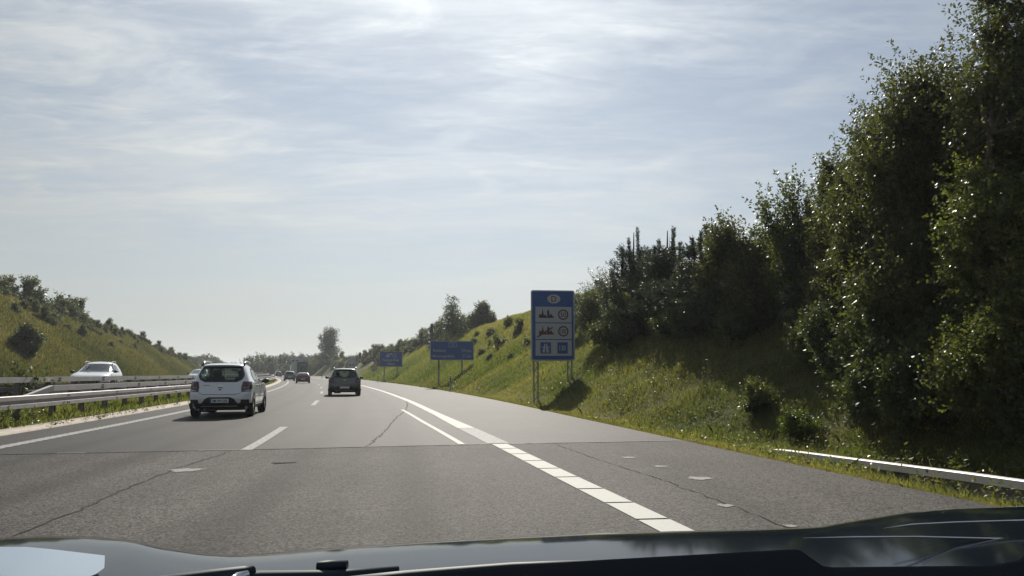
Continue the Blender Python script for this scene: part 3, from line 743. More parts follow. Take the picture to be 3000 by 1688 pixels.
def patch(B, kind, poly, off, name, mat, parent, nz=8, nu=8, smooth=True):
    P = np.array(poly, float); z0, z1 = P[:, 1].min(), P[:, 1].max(); V = []
    for i in range(nz + 1):
        z = z0 + (z1 - z0) * (i / nz * .998 + .001); xs = []
        for k in range(len(P)):
            a, b_ = P[k], P[(k + 1) % len(P)]
            if (a[1] - z) * (b_[1] - z) <= 0 and a[1] != b_[1]: xs.append(a[0] + (b_[0] - a[0]) * (z - a[1]) / (b_[1] - a[1]))
        lo, hi = min(xs), max(xs)
        V += [B.pt(kind, lo + (hi - lo) * j / nu, z, off) for j in range(nu + 1)]
    b = MB(); b.grid(V, nz + 1, nu + 1); return b.build(name, mat, parent, smooth)
def pring(B, kind, pin, pout, off, name, mat, parent, n=48):
    a, b_ = resample(pin, n), resample(pout, n); V = [B.pt(kind, p[0], p[1], off) for p in a] + [B.pt(kind, p[0], p[1], off) for p in b_]
    b = MB(); b.add(V, [(i, (i + 1) % n, n + (i + 1) % n, n + i) for i in range(n)]); return b.build(name, mat, parent)
def rearpoly(zs, hw): return [(-w, z) for z, w in zip(zs, hw)] + [(w, z) for z, w in list(zip(zs, hw))[::-1]]
def body_mesh(B, holes, zs, nside, name, mat, parent):
    """stack of plan contours; faces inside a window hole are left out"""
    def contour(z):
        w, yr, yf = B.row(z); r, q = B.rad(z); P = []
        n1, n2, n3 = max(4, nside // 6), max(4, nside // 10), nside // 2
        for x in np.linspace(0, w - r, n1): P.append(('rear', x))
        for k in range(1, n2): a = k / n2 * pi / 2; P.append(('rear', w - r + r * sin(a)))
        ya, yb_ = yr + B.br + r, yf - B.bf - q
        for y_ in np.linspace(ya, yb_, n3): P.append(('right', y_))
        for k in range(1, n2): a = k / n2 * pi / 2; P.append(('front', w - q + q * cos(a)))
        for x in np.linspace(w - q, 0, n1): P.append(('front', x))
        return P
    rows = [contour(z) for z in zs]; n = len(rows[0]); V = []
    for z, R_ in zip(zs, rows): V += [B.pt(k, u, z) for k, u in R_]
    Fc = []
    for i in range(len(zs) - 1):
        for j in range(n - 1):
            q = (i * n + j, i * n + j + 1, (i + 1) * n + j + 1, (i + 1) * n + j)
            kd = rows[i][j][0]; kd = rows[i][j + 1][0] if kd != rows[i][j + 1][0] else kd
            c = np.mean([V[k] for k in q], axis=0); hit = False
            for (hk, hp) in holes:
                if hk == 'rear' and c[1] < B.wb * .45 and inside(hp, c[0], c[2]) and kd == 'rear': hit = True
                if hk == 'front' and c[1] > B.wb * .45 and inside(hp, c[0], c[2]) and kd == 'front': hit = True
                if hk == 'side' and kd == 'right' and inside(hp, c[1], c[2]): hit = True
            if not hit: Fc.append(q)
    nV = len(V); V2 = V + [(-x, y_, z) for x, y_, z in V]
    F2 = Fc + [tuple(k + nV for k in f[::-1]) for f in Fc]
    b = MB(); b.add(V2, F2)
    b.add([V[k] for k in range(n)] + [(-V[k][0], V[k][1], V[k][2]) for k in range(n - 1, -1, -1)], [tuple(range(2 * n))])
    me = b.mesh(name, mat, True)
    o = ob(name, me, parent)
    md = o.modifiers.new('weld', 'WELD'); md.merge_threshold = .002
    return o
def wheel(x, y, r, wdt, parent, rim=True, n=24):
    b = MB(); s = 1 if x > 0 else -1
    prof = [(0.62, -.5), (.92, -.5), (1, -.36), (1, .36), (.92, .5), (.62, .5)]
    V = [(x + s * p[1] * wdt, y + r * p[0] * cos(2 * pi * k / n), r + r * p[0] * sin(2 * pi * k / n)) for k in range(n) for p in prof]
    m_ = len(prof); b.add(V, [(k * m_ + i, k * m_ + i + 1, ((k + 1) % n) * m_ + i + 1, ((k + 1) % n) * m_ + i) for k in range(n) for i in range(m_ - 1)])
    w = b.build('wheel', M['tyre'], parent, True)
    if rim:
        b = MB(); xo = x + s * wdt * .42
        for k in range(5):
            a = 2 * pi * k / 5; d = (cos(a), sin(a)); e = (-sin(a), cos(a))
            b.add([(xo, y + r * (p * d[0] + q * e[0]), r + r * (p * d[1] + q * e[1])) for p, q in ((.1, -.10), (.62, -.07), (.62, .07), (.1, .10))], [(0, 1, 2, 3)])
        V = [(xo, y + r * q * cos(2 * pi * k / n), r + r * q * sin(2 * pi * k / n)) for k in range(n) for q in (.55, .64)]
        b.add(V, [(2 * k, 2 * k + 1, (2 * k + 3) % (2 * n), (2 * k + 2) % (2 * n)) for k in range(n)])
        b.add([(xo, y + r * .14 * cos(2 * pi * k / 8), r + r * .14 * sin(2 * pi * k / 8)) for k in range(8)], [tuple(range(8))])
        b.build('rim', M['rim'], w)
        b = MB(); b.add([(x, y + r * .63 * cos(2 * pi * k / n), r + r * .63 * sin(2 * pi * k / n)) for k in range(n)], [tuple(range(n))]); b.build('hub', M['under'], w)
    return w
def ellipsoid(c, rad, nu=12, nv=8):
    b = MB(); V = [(c[0] + rad[0] * sin(pi * i / nv) * cos(2 * pi * j / nu), c[1] + rad[1] * sin(pi * i / nv) * sin(2 * pi * j / nu), c[2] + rad[2] * cos(pi * i / nv)) for i in range(nv + 1) for j in range(nu)]
    b.add(V, [(i * nu + j, i * nu + (j + 1) % nu, (i + 1) * nu + (j + 1) % nu, (i + 1) * nu + j) for i in range(nv) for j in range(nu)]); return b
def rbox(c, d, r=.3):
    """soft-edged block"""
    b = MB(); n = 10; V = []
    for zz_, k in ((-1, .72), (-.72, 1), (.72, 1), (1, .72)):
        for j in range(n * 2):
            a = 2 * pi * j / (2 * n); cx_, sx_ = cos(a), sin(a)
            e = .35
            V.append((c[0] + d[0] / 2 * k * math.copysign(abs(cx_) ** e, cx_), c[1] + d[1] / 2 * k * math.copysign(abs(sx_) ** e, sx_), c[2] + d[2] / 2 * zz_))
    m_ = 2 * n; b.add(V, [(i * m_ + j, i * m_ + (j + 1) % m_, (i + 1) * m_ + (j + 1) % m_, (i + 1) * m_ + j) for i in range(3) for j in range(m_)]); b.add([V[k] for k in range(m_)], [tuple(range(m_))]); b.add(V[3 * m_:], [tuple(range(m_))]); return b
HATCH = [(.20, .74, -.50, 3.15), (.28, .82, -.60, 3.33), (.40, .86, -.675, 3.40), (.52, .868, -.70, 3.41), (.66, .868, -.695, 3.40), (.76, .866, -.655, 3.35), (.86, .860, -.625, 3.22), (.93, .850, -.605, 2.95), (.985, .836, -.585, 2.42), (1.06, .785, -.555, 2.18), (1.15, .740, -.515, 1.98), (1.25, .697, -.46, 1.76), (1.35, .652, -.395, 1.50), (1.42, .618, -.335, 1.28), (1.465, .582, -.25, 1.10), (1.495, .54, -.08, .95), (1.515, .42, .12, .80), (1.525, .18, .30, .62)]
def hatch(name, label, loc, rot, paint, plate_txt=None, fine=1, group=None, rails=True, interior=True):
    t = thing(name, label, 'car', loc, rot, group)
    B = Body(HATCH, 2.59)
    zs = np.concatenate([np.linspace(.20, .98, 26 if fine else 14), np.linspace(1.0, 1.42, 30 if fine else 14), np.linspace(1.435, 1.525, 9)])
    rw = rearpoly([1.025, 1.06, 1.12, 1.20, 1.30, 1.375], [.46, .54, .585, .595, .56, .515])
    ro = rearpoly([.985, 1.04, 1.11, 1.20, 1.31, 1.415], [.45, .57, .635, .645, .605, .555])
    ws = rearpoly([1.02, 1.20, 1.38], [.67, .61, .55]); wo = rearpoly([.99, 1.20, 1.41], [.72, .655, .585])
    s1 = [(.42, 1.02), (1.10, 1.01), (1.06, 1.37), (.62, 1.35), (.40, 1.20)]; s1o = [(.34, .985), (1.14, .975), (1.10, 1.405), (.58, 1.385), (.30, 1.20)]
    s2 = [(1.20, 1.01), (2.05, 1.0), (1.62, 1.30), (1.42, 1.37), (1.16, 1.37)]; s2o = [(1.15, .975), (2.15, .97), (1.66, 1.34), (1.44, 1.405), (1.11, 1.405)]
    holes = [('rear', scale_poly(rw, .02)), ('front', scale_poly(ws, .02)), ('side', scale_poly(s1, .02)), ('side', scale_poly(s2, .02))]
    body_mesh(B, holes, zs, 60 if fine else 36, 'body', M[paint], t)
    for kd, pi_, po, nm in (('rear', rw, ro, 'rear_window'), ('front', ws, wo, 'windscreen'), ('right', s1, s1o, 'rear_side_window'), ('right', s2, s2o, 'front_side_window'), ('left', s1, s1o, 'rear_side_window'), ('left', s2, s2o, 'front_side_window')):
        g = patch(B, kd, scale_poly(pi_, .012), .004, nm, M['glass'], t)
        pring(B, kd, pi_, po, .007, 'window_seal', M['trim'], g)
    # roof edge spoiler
    b = MB(); V = []
    for z, dy in ((1.475, .02), (1.468, -.14), (1.445, -.15), (1.435, -.02)):
        V += [(x, -.30 + dy + .10 * (x / .57) ** 2 + .02, z - .03 * (x / .57) ** 4) for x in np.linspace(-.565, .565, 15)]
    b.grid(V, 4, 15); b.build('roof_spoiler', M[paint], t, True)
    # tail lights, boot seam, badge, handle, bumper, plate
    for s in (-1, 1):
        tl = patch(B, 'rear', [(s * .615, .735), (s * .835, .745), (s * .853, .86), (s * .84, .985), (s * .64, .985), (s * .605, .86)], .012, 'tail_light', M['lamp'], t, 6, 8)
        patch(B, 'rear', [(s * .65, .80), (s * .80, .80), (s * .815, .85), (s * .645, .85)], .020, 'reversing_lens', M['lamp_clear'], tl, 2, 5)
        patch(B, 'right' if s > 0 else 'left', [(-.57, .75), (-.40, .77), (-.36, .90), (-.38, .985), (-.52, .985)], .010, 'side_lens', M['lamp'], tl, 5, 4)
        pring(B, 'rear', [(s * .615, .735), (s * .835, .745), (s * .853, .86), (s * .84, .985), (s * .64, .985), (s * .605, .86)], [(s * .600, .715), (s * .845, .725), (s * .858, .86), (s * .85, 1.0), (s * .625, 1.0), (s * .588, .86)], .009, 'lamp_bezel', M['trim'], tl, 36)
        patch(B, 'rear', [(s * .58, .40), (s * .82, .40), (s * .815, .50), (s * .60, .50)], .010, 'reflector_housing', M['trim'], t, 3, 6)
    def seam(pts, kd='rear', w=.006, nm='panel_seam'):
        P = resample(pts + pts[-2:0:-1], 2 * 30)[:31]; V = [B.pt(kd, p[0] , p[1] - w, .003) for p in P] + [B.pt(kd, p[0], p[1] + w, .003) for p in P]
        b = MB(); b.add(V, [(i, i + 1, 31 + i + 1, 31 + i) for i in range(30)]); b.build(nm, M['black'], t)
    seam([(-.61, .86), (-.60, .72), (-.55, .665), (-.45, .645), (0, .64), (.45, .645), (.55, .665), (.60, .72), (.61, .86)], nm='boot_seam')
    patch(B, 'rear', [(-.075, .855), (.075, .855), (.055, .885), (-.055, .885)], .012, 'badge', M['chrome'], t, 2, 4)
    patch(B, 'rear', [(-.055, .825), (.055, .825), (.075, .852), (-.075, .852)], .013, 'badge_base', M['steel_dark'], t, 2, 4)
    patch(B, 'rear', [(-.03, .765), (.03, .765), (.03, .795), (-.03, .795)], .01, 'boot_lock', M['trim'], t, 2, 2)
    patch(B, 'rear', [(-.48, .885), (-.30, .885), (-.30, .90), (-.48, .90)], .006, 'name_badge', M['steel_dark'], t, 2, 4)
    patch(B, 'rear', [(-.88, .204), (.88, .204), (.90, .40), (-.90, .40)], .012, 'lower_bumper', M['trim'], t, 4, 16)
    patch(B, 'rear', [(-.50, .395), (.50, .395), (.38, .545), (.30, .565), (-.30, .565), (-.38, .545)], .016, 'plate_recess', M['trim'], t, 4, 10)
    patch(B, 'rear', [(-.52, .30), (.52, .30), (.50, .325), (-.50, .325)], .026, 'skid_plate', M['steel'], t, 2, 8)
    pl = MB(); pl.box((0, B.rear(0, .47) - .028, .47), (.52, .012, .11)); po = pl.build('number_plate', M['plate'], t)
    if plate_txt:
        text_on(po, plate_txt, .02, .435, .095, M['black'], .86, 'C', B.rear(0, .47) - .036)
        bl = MB(); bl.box((-.238, B.rear(0, .47) - .035, .47), (.04, .004, .10)); bl.build('plate_band', M['blue'], po)
    # exhaust, arches, wheels, sills, doors, mirrors, rails
    for (yw) in (0, 2.59):
        for s, kd in ((1, 'right'), (-1, 'left')):
            arc = [(yw + .40 * cos(a), .31 + .40 * sin(a)) for a in np.linspace(-.25, pi + .25, 22)]; arc2 = [(yw + .335 * cos(a), .31 + .335 * sin(a)) for a in np.linspace(-.25, pi + .25, 22)]
            b = MB(); V = [B.pt(kd, p[0], max(p[1], .21), .012) for p in arc] + [B.pt(kd, p[0], max(p[1], .21), .016) for p in arc2]
            b.add(V, [(i, i + 1, 22 + i + 1, 22 + i) for i in range(21)]); b.build('arch_trim', M['trim'], t)
            patch(B, kd, [(yw + .345 * cos(a), max(.205, .31 + .345 * sin(a))) for a in np.linspace(-.3, pi + .3, 24)], .006, 'wheel_well', M['under'], t, 8, 8)
            wheel(s * .775, yw, .315, .215, t)
    for s, kd in ((1, 'right'), (-1, 'left')):
        patch(B, kd, [(.42, .22), (2.17, .22), (2.17, .32), (.42, .32)], .014, 'sill_trim', M['trim'], t, 3, 10)
        patch(B, kd, [(.50, .325), (2.1, .325), (2.1, .35), (.50, .35)], .020, 'sill_bar', M['chrome'], t, 2, 8)
        for yy in (.62, 1.22):
            b = ellipsoid((s * (B.side(yy, .88) + .015), yy, .88), (.02, .09, .018), 8, 6); b.build('door_handle', M['trim'], t, True)
        for pts in ([(1.13, .34), (1.13, .66), (1.13, .97)], [(2.12, .34), (2.14, .66), (2.12, .96)], [(.46, .60), (.36, .80), (.32, .98)]):
            P = resample(pts + pts[-2:0:-1], 2 * 12)[:13]; V = [B.pt(kd, p[0] - .006, p[1], .003) for p in P] + [B.pt(kd, p[0] + .006, p[1], .003) for p in P]
            b = MB(); b.add(V, [(i, i + 1, 13 + i + 1, 13 + i) for i in range(12)]); b.build('door_seam', M['black'], t)
        mb = ellipsoid((s * .965, 1.90, 1.00), (.115, .075, .075)); mo = mb.build('mirror', M['trim'], t, True)
        b = MB(); b.tube([(s * .82, 1.93, .965), (s * .90, 1.92, .975)], .03, 6); b.build('mirror_arm', M['trim'], mo)
        if rails:
            b = MB(); b.tube([(s * .585, -.16, 1.475), (s * .585, -.09, 1.535), (s * .585, .06, 1.56), (s * .58, .5, 1.575), (s * .575, .95, 1.555), (s * .57, 1.10, 1.49)], [.016, .026, .024, .022, .022, .014], 8); rl = b.build('roof_rail', M['chrome'], t, True)
            b = MB(); b.tube([(s * .585, -.19, 1.455), (s * .585, -.12, 1.515)], .030, 8); b.build('rail_foot', M['trim'], rl)
    b = MB(); b.tube([(.30, .9, 1.51), (.30, .72, 1.66)], .006, 5); b.build('aerial', M['trim'], t)
    b = MB(); b.tube([(-.42, -.2, .235), (-.42, -.62, .225)], .035, 8); b.build('exhaust_pipe', M['steel_dark'], t)
    b = MB(); b.box((0, 1.2, .22), (1.2, 3.2, .05)); b.box((-.38, -.1, .22), (.34, .5, .16)); b.build('underbody', M['under'], t)
    if interior:
        for sx in (-.37, .37):
            st = rbox((sx, .95, .82), (.46, .14, .62)).build('front_seat', M['seat'], t, True); rbox((sx, .93, 1.22), (.24, .09, .17)).build('headrest', M['seat'], st, True)
        st = rbox((0, .02, .78), (1.24, .14, .48)).build('rear_bench', M['seat'], t, True)
        for sx in (-.42, .42): rbox((sx, .0, 1.06), (.22, .08, .09)).build('headrest', M['seat'], st, True)
        b = MB(); b.box((0, 2.0, .87), (1.5, .5, .18)); b.build('dashboard', M['trim'], t)
        b = MB(); b.box((0, .9, .58), (1.5, 2.6, .04)); b.build('cabin_floor', M['under'], t)
        b = MB(); b.box((.02, 1.62, 1.33), (.20, .03, .055)); b.build('inner_mirror', M['trim'], t)
    return t
# simpler builder for the smaller cars
def scaled(tab, kx, ky, kz, y0=0.0): return [(z * kz, w * kx, a * ky + y0, b_ * ky + y0) for z, w, a, b_ in tab]
SUV = [(.22, .78, -.55, 3.25), (.32, .86, -.68, 3.45), (.50, .92, -.76, 3.56), (.70, .925, -.76, 3.58), (.85, .92, -.72, 3.52), (.98, .91, -.68, 3.30), (1.05, .89, -.65, 2.90), (1.10, .87, -.62, 2.30), (1.20, .83, -.55, 2.02), (1.35, .765, -.42, 1.66), (1.48, .705, -.27, 1.35), (1.56, .65, -.10, 1.14), (1.61, .56, .12, .92), (1.64, .40, .35, .75), (1.65, .15, .50, .62)]
LOWH = [(.18, .76, -.55, 3.30), (.28, .84, -.70, 3.48), (.42, .885, -.78, 3.55), (.60, .89, -.80, 3.54), (.74, .885, -.77, 3.42), (.85, .875, -.73, 3.10), (.92, .855, -.69, 2.45), (1.0, .815, -.60, 2.15), (1.12, .755, -.42, 1.80), (1.24, .695, -.20, 1.45), (1.31, .64, .02, 1.20), (1.35, .54, .25, 1.0), (1.375, .38, .45, .85), (1.385, .15, .55, .72)]
def small_car(name, label, loc, rot, paint, tab, wb, rearw, screen, sidew, lampz, group=None, roofr=False, belt=.9, see=False):
    t = thing(name, label, 'car', loc, rot, group); B = Body(tab, wb)
    zt = tab[-1][0]; zs = np.concatenate([np.linspace(tab[0][0], zt * .64, 14), np.linspace(zt * .655, zt * .93, 12), np.linspace(zt * .945, zt, 6)])
    holes = []
    body_mesh(B, holes, zs, 40, 'body', M[paint], t)
    patch(B, 'rear', rearw, .012, 'rear_window', M['glass_dark'] if see else M['screen'], t)
    patch(B, 'front', screen, .012, 'windscreen', M['screen'], t)
    for kd in ('right', 'left'):
        for sw in sidew: patch(B, kd, sw, .010, 'side_window', M['screen'], t)
        s = 1 if kd == 'right' else -1
        mo = ellipsoid((s * (tab[4][1] + .10), sidew[-1][1][0] - .12, sidew[-1][1][1] + .04), (.11, .07, .07), 8, 6).build('mirror', M['trim'], t, True)
        for yw in (0, wb):
            patch(B, kd, [(yw + .37 * cos(a), max(tab[0][0] + .005, .32 + .37 * sin(a))) for a in np.linspace(-.3, pi + .3, 20)], .008, 'wheel_well', M['under'], t, 6, 6)
            wheel(s * (tab[3][1] - .10), yw, .325, .21, t, True, 16)
        z0 = lampz
        patch(B, 'rear', [(s * .56, z0), (s * (tab[3][1] - .04), z0), (s * (tab[3][1] - .03), z0 + .16), (s * .62, z0 + .15)], .012, 'tail_light', M['lamp'], t, 4, 6)
        patch(B, 'front', [(s * .50, z0 - .06), (s * (tab[3][1] - .06), z0 - .02), (s * (tab[3][1] - .07), z0 + .10), (s * .52, z0 + .02)], .014, 'headlight', M['head'], t, 4, 6)
        patch(B, kd, [(wb * .18, tab[0][0] + .03), (wb * .82, tab[0][0] + .03), (wb * .82, tab[0][0] + .10), (wb * .18, tab[0][0] + .10)], .01, 'sill_trim', M['trim'], t, 2, 6)
        if roofr:
            b = MB(); b.tube([(s * tab[-4][1], .0, zt * .965), (s * tab[-4][1], .2, zt * 1.01), (s * tab[-4][1], 1.0, zt * 1.0), (s * tab[-4][1], 1.2, zt * .95)], .02, 6); b.build('roof_rail', M['chrome'], t, True)
    w = tab[3][1]
    patch(B, 'rear', [(-w + .03, tab[0][0] + .03), (w - .03, tab[0][0] + .03), (w - .02, .38), (-w + .02, .38)], .012, 'rear_bumper', M['trim'], t, 3, 10)
    patch(B, 'front', [(-w + .1, tab[0][0] + .03), (w - .1, tab[0][0] + .03), (w - .1, .40), (-w + .1, .40)], .012, 'front_bumper', M['trim'], t, 3, 10)
    patch(B, 'front', [(-.48, .52), (.48, .52), (.52, lampz + .02), (-.52, lampz + .02)], .012, 'grille', M['trim'], t, 3, 8)
    for kd, yy in (('rear', lampz - .2 if lampz - .2 > .4 else .45), ('front', .45)): patch(B, kd, [(-.26, yy), (.26, yy), (.26, yy + .11), (-.26, yy + .11)], .024, 'number_plate', M['plate'], t, 2, 4)
    b = MB(); b.box((0, wb / 2, tab[0][0] + .01), (1.2, wb + .5, .04)); b.build('underbody', M['under'], t)
    return t
M['screen'] = plain('dark_window_glass', (.010, .012, .014), .04, spec=.7)
M['p_pale'] = carpaint('pale_silver_car_paint', (.45, .47, .50))
M['p_sky'] = carpaint('pale_blue_car_paint', (.30, .40, .52))
RD = lambda X, Y: float(zr(Y))
hatch('white_hatchback', 'white hatchback with roof rails in the left lane, showing its plate and right side', (-8.29, 22.34, 0), radians(10.9), 'p_white', 'BM WV 205').scale = (.955, 1, 1)
hatch('grey_hatchback', 'grey hatchback with roof rails in the right lane seen straight from behind', (-9.33, 43.2, 0), radians(13.0), 'p_grey', None, 1)
small_car('red_car', 'low dark red car in the left lane beyond the two hatchbacks', (-26.95, 99.9, RD(0, 99.9)), radians(15.5), 'p_red', LOWH, 2.62,
          rearpoly([.93, 1.05, 1.20, 1.29], [.68, .69, .62, .54]), rearpoly([.93, 1.08, 1.28], [.74, .68, .58]), [[(.30, .92), (1.10, .92), (1.05, 1.24), (.55, 1.20)], [(1.18, .92), (2.05, .92), (1.55, 1.20), (1.14, 1.25)]], .66)
small_car('grey_suv', 'dark grey car with pale roof edge partly behind the red car', (at(853, 130.), 130.0, RD(0, 130)), radians(18), 'p_silver', scaled(SUV, .95, 1, 1.0), 2.66,
          rearpoly([1.08, 1.25, 1.45, 1.54], [.66, .70, .62, .55]), rearpoly([1.12, 1.30, 1.50], [.76, .70, .62]), [[(.20, 1.10), (1.1, 1.10), (1.05, 1.46), (.5, 1.46)], [(1.2, 1.10), (2.2, 1.10), (1.6, 1.42), (1.15, 1.48)]], .80)
small_car('blue_car', 'small dark blue car farthest ahead next to the curving median guardrail', (at(820, 216.), 216.0, RD(0, 216)), radians(24), 'p_blue', scaled(HATCH, 1.0, 1, 1.0), 2.59,
          rearpoly([1.0, 1.15, 1.3, 1.4], [.60, .66, .60, .54]), rearpoly([1.02, 1.20, 1.38], [.70, .64, .58]), [[(.42, 1.02), (1.10, 1.01), (1.06, 1.37), (.62, 1.35)], [(1.20, 1.01), (2.05, 1.0), (1.62, 1.30), (1.16, 1.37)]], .78)
def oncoming(x, Y): return (x, Y, float(zr(Y) + zo(Y)) - .02)
X_ = at(205, 37.0)
small_car('white_suv', 'white sport utility vehicle coming the other way above the guardrail on the left', oncoming(at(194, 38.0) + .55, 40.6), radians(180 + 17), 'p_white', scaled(SUV, .95, 1, 1), 2.66,
          rearpoly([1.08, 1.25, 1.45, 1.54], [.66, .70, .62, .55]), rearpoly([1.115, 1.20, 1.35, 1.53], [.80, .775, .71, .62]), [[(.20, 1.10), (1.1, 1.10), (1.05, 1.47), (.5, 1.47)], [(1.2, 1.10), (2.2, 1.10), (1.6, 1.42), (1.15, 1.49)]], .86, roofr=True)
small_car('silver_car', 'pale silver car coming the other way just left of the white hatchback', oncoming(at(572, 84.) , 86.0), radians(180 + 14), 'p_pale', scaled(LOWH, 1, 1, 1.05), 2.62,
          rearpoly([.98, 1.10, 1.26, 1.35], [.68, .69, .62, .54]), rearpoly([.975, 1.13, 1.345], [.76, .70, .58]), [[(.30, .97), (1.10, .97), (1.05, 1.30), (.55, 1.26)], [(1.18, .97), (2.05, .97), (1.55, 1.26), (1.14, 1.31)]], .70)
small_car('blue_oncoming_car', 'pale blue car half hidden behind the white hatchback on the opposite road', oncoming(at(597, 80.), 80.0), radians(180 + 14), 'p_sky', scaled(LOWH, 1, 1, 1.05), 2.62,
          rearpoly([.98, 1.10, 1.26, 1.35], [.68, .69, .62, .54]), rearpoly([.975, 1.13, 1.345], [.76, .70, .58]), [[(.30, .97), (1.10, .97), (1.05, 1.30), (.55, 1.26)], [(1.18, .97), (2.05, .97), (1.55, 1.26), (1.14, 1.31)]], .70)
# green lorry and the pale load board over it
def lorry():
    Y = 180.0; X = at(889, Y); z = float(zr(Y))
    t = thing('green_lorry', 'dark green box lorry with pale side in the right lane before the trees', 'lorry', (X, Y, z), radians(25))
    M['p_green'] = plain('dark_green_lorry_panel', (.012, .055, .035), .45); M['p_side'] = plain('pale_lorry_side', (.20, .24, .20), .5)
    b = MB(); b.box((0, 4.0, 2.45), (2.5, 8.0, 2.75)); b.build('cargo_box', M['p_side'], t)
    for s in (-1, 1):
        d = MB(); d.box((s * .62, -.03, 2.45), (1.22, .05, 2.70)); dr = d.build('rear_door', M['p_green'], t)
        d = MB(); d.tube([(s * .12, -.08, 1.2), (s * .12, -.08, 3.7)], .025, 6); d.build('lock_rod', M['steel_dark'], dr)
        d = MB(); d.box((s * .95, -.10, .82), (.42, .08, .16)); d.build('tail_light', M['lamp'], t)
        for yw in (1.6, 2.9, 8.6): wheel(s * 1.02, yw, .5, .32, t, False, 16)
        d = MB(); d.box((s * .8, -.02, .55), (.5, .03, .5)); d.build('mudflap', M['trim'], t)
    b = MB(); b.box((0, 4.6, .85), (.9, 9.4, .25)); b.build('chassis', M['under'], t)
    b = MB(); b.box((0, -.12, .55), (2.3, .08, .14)); b.build('bumper_bar', M['steel_dark'], t)
    b = MB(); b.prism([(-1.2, .7), (1.2, .7), (1.2, 2.9), (1.0, 3.1), (-1.0, 3.1), (-1.2, 2.9)], 8.1, 9.9); b.build('cab', M['p_white'], t)
    b = MB(); b.box((0, 9.92, 2.2), (2.1, .03, .9)); b.build('windscreen', M['screen'], t)
    b = MB(); b.box((.2, -.07, 3.15), (.9, .01, .16)); b.build('door_print', M['p_side'], t)
    return t
lorry()
Yg = 205.0; Xg = at(872, Yg); zg = float(zr(Yg))
t = thing('gantry_board', 'pale grey board with two dark openings over the road behind the lorry', 'road sign', (Xg, Yg, zg), radians(20))
z0 = hgt(1061, Yg) - zg
b = MB(); b.box((.1, 0, z0 + .62), (3.4, .25, 1.15)); pn = b.build('panel', M['sign_grey'], t)
for s in (-.9, .15):
    b = MB(); b.box((s, -.14, z0 + .32), (.7, .04, .32)); b.build('opening', M['black'], pn)
for s in (-1, 1):
    b = MB(); b.tube([(s * 1.5, .2, -.4), (s * 1.5, .2, z0 + .6)], .1, 8); b.build('post', M['alu'], t)
# ------------------------------------------------------------------ our own car: bonnet, cowl, wipers and dashboard seen over the lower frame
SIL = np.array([(-900, 1650), (-500, 1605), (-200, 1586), (0, 1577), (120, 1571), (250, 1572), (380, 1584), (480, 1606), (600, 1623), (700, 1628), (800, 1622), (1000, 1605), (1250, 1588), (1500, 1575), (1750, 1564), (2000, 1557), (2250, 1551), (2400, 1545), (2520, 1524), (2650, 1503), (2800, 1490), (3000, 1483), (3300, 1490), (3800, 1540)], float)
own = thing('own_car', 'dark blue bonnet and black dashboard of the car the picture is taken from', 'car', (0, 1.2, 0), 0)
us = np.linspace(-.95, .90, 120)
VB = []; rowsB = [(.86, 0), (.95, .0), (1.05, .0), (1.18, .0), (1.32, .0), (1.46, .0), (1.60, .0), (1.74, .0), (1.86, .0), (1.96, .0), (2.05, .012), (2.14, .04), (2.22, .09), (2.30, .17), (2.36, .28), (2.38, .42)]
for y_, drop in rowsB:
    for u in us:
        px = CX + u * F
        py = np.interp(px, SIL[:, 0], np.convolve(np.pad(SIL[:, 1], 0), [1], 'same'))
        yc = 1.90
        zc = H - (py - YH) / F * yc
        ang = (H - zc) / yc
        # towards the windscreen the sheet lies lower than the line of sight over the crest, then runs flat
        q = (yc - y_) / (yc - .86)
        z = zc + (.030 * q - .055 * q * q if y_ <= yc else -drop * .9 - .03 * (y_ - yc))
        # crease beside each wing
        VB.append((u * (.55 * y_ + .45 * yc), y_ - 1.2, z))
b = MB(); b.grid(VB, len(rowsB), len(us))
o = b.build('bonnet', M['p_own'], own, True)
def pts3(px, py, Y): return ((px - CX) / F * Y, Y - 1.2, H - (py - YH) / F * Y)
def plate3(name, poly, Y, mat, thick=.012, parent=own, lean=.0):
    b = MB(); n = len(poly); V = [pts3(px, py, Y + lean * (1600 - py) / 100) for px, py in poly]; V2 = [(x, y + thick, z) for x, y, z in V]
    b.add(V + V2, [tuple(range(n)), tuple(range(2 * n - 1, n - 1, -1))] + [(i, n + i, n + (i + 1) % n, (i + 1) % n) for i in range(n)]); return b.build(name, mat, parent)
M['dash'] = plain('black_dashboard', (.004, .005, .007), .95, spec=.0)
M['cowl'] = plain('dark_blue_cowl', (.010, .022, .032), .6, spec=.3)
M['pad'] = plain('grey_dash_pad', (.055, .056, .056), .95, spec=.1)
# cowl panel, wiper arms, washer nozzles
def sweep(name, pts, rad, mat, parent, n=8):
    b = MB(); b.tube([pts3(*p) for p in pts], rad, n); return b.build(name, mat, parent, True)
wp = sweep('wiper', [(360, 1712, .90), (530, 1684, .92), (640, 1668, .94), (740, 1655, .96), (768, 1650, .97)], [.010, .010, .009, .008, .006], M['cowl'], own)
sweep('wiper_blade', [(500, 1700, .93), (640, 1684, .95), (790, 1672, .97), (1000, 1668, .98), (1180, 1650, 1.0)], [.010, .010, .010, .009, .006], M['cowl'], wp)
sweep('wiper_joint', [(700, 1682, .93), (722, 1668, .94), (752, 1660, .95)], [.005, .006, .005], M['chrome'], wp)
wp = sweep('wiper', [(1030, 1690, .93), (1200, 1672, .95), (1500, 1645, .98), (1800, 1628, 1.0)], [.010, .010, .008, .005], M['cowl'], own)
nz = sweep('washer_nozzle', [(948, 1638, .99), (990, 1636, .99), (1034, 1634, .99)], [.006, .007, .006], M['cowl'], own)
sweep('nozzle_clip', [(962, 1652, .985), (1000, 1656, .985), (1022, 1648, .985)], [.002, .0025, .002], M['chrome'], nz)
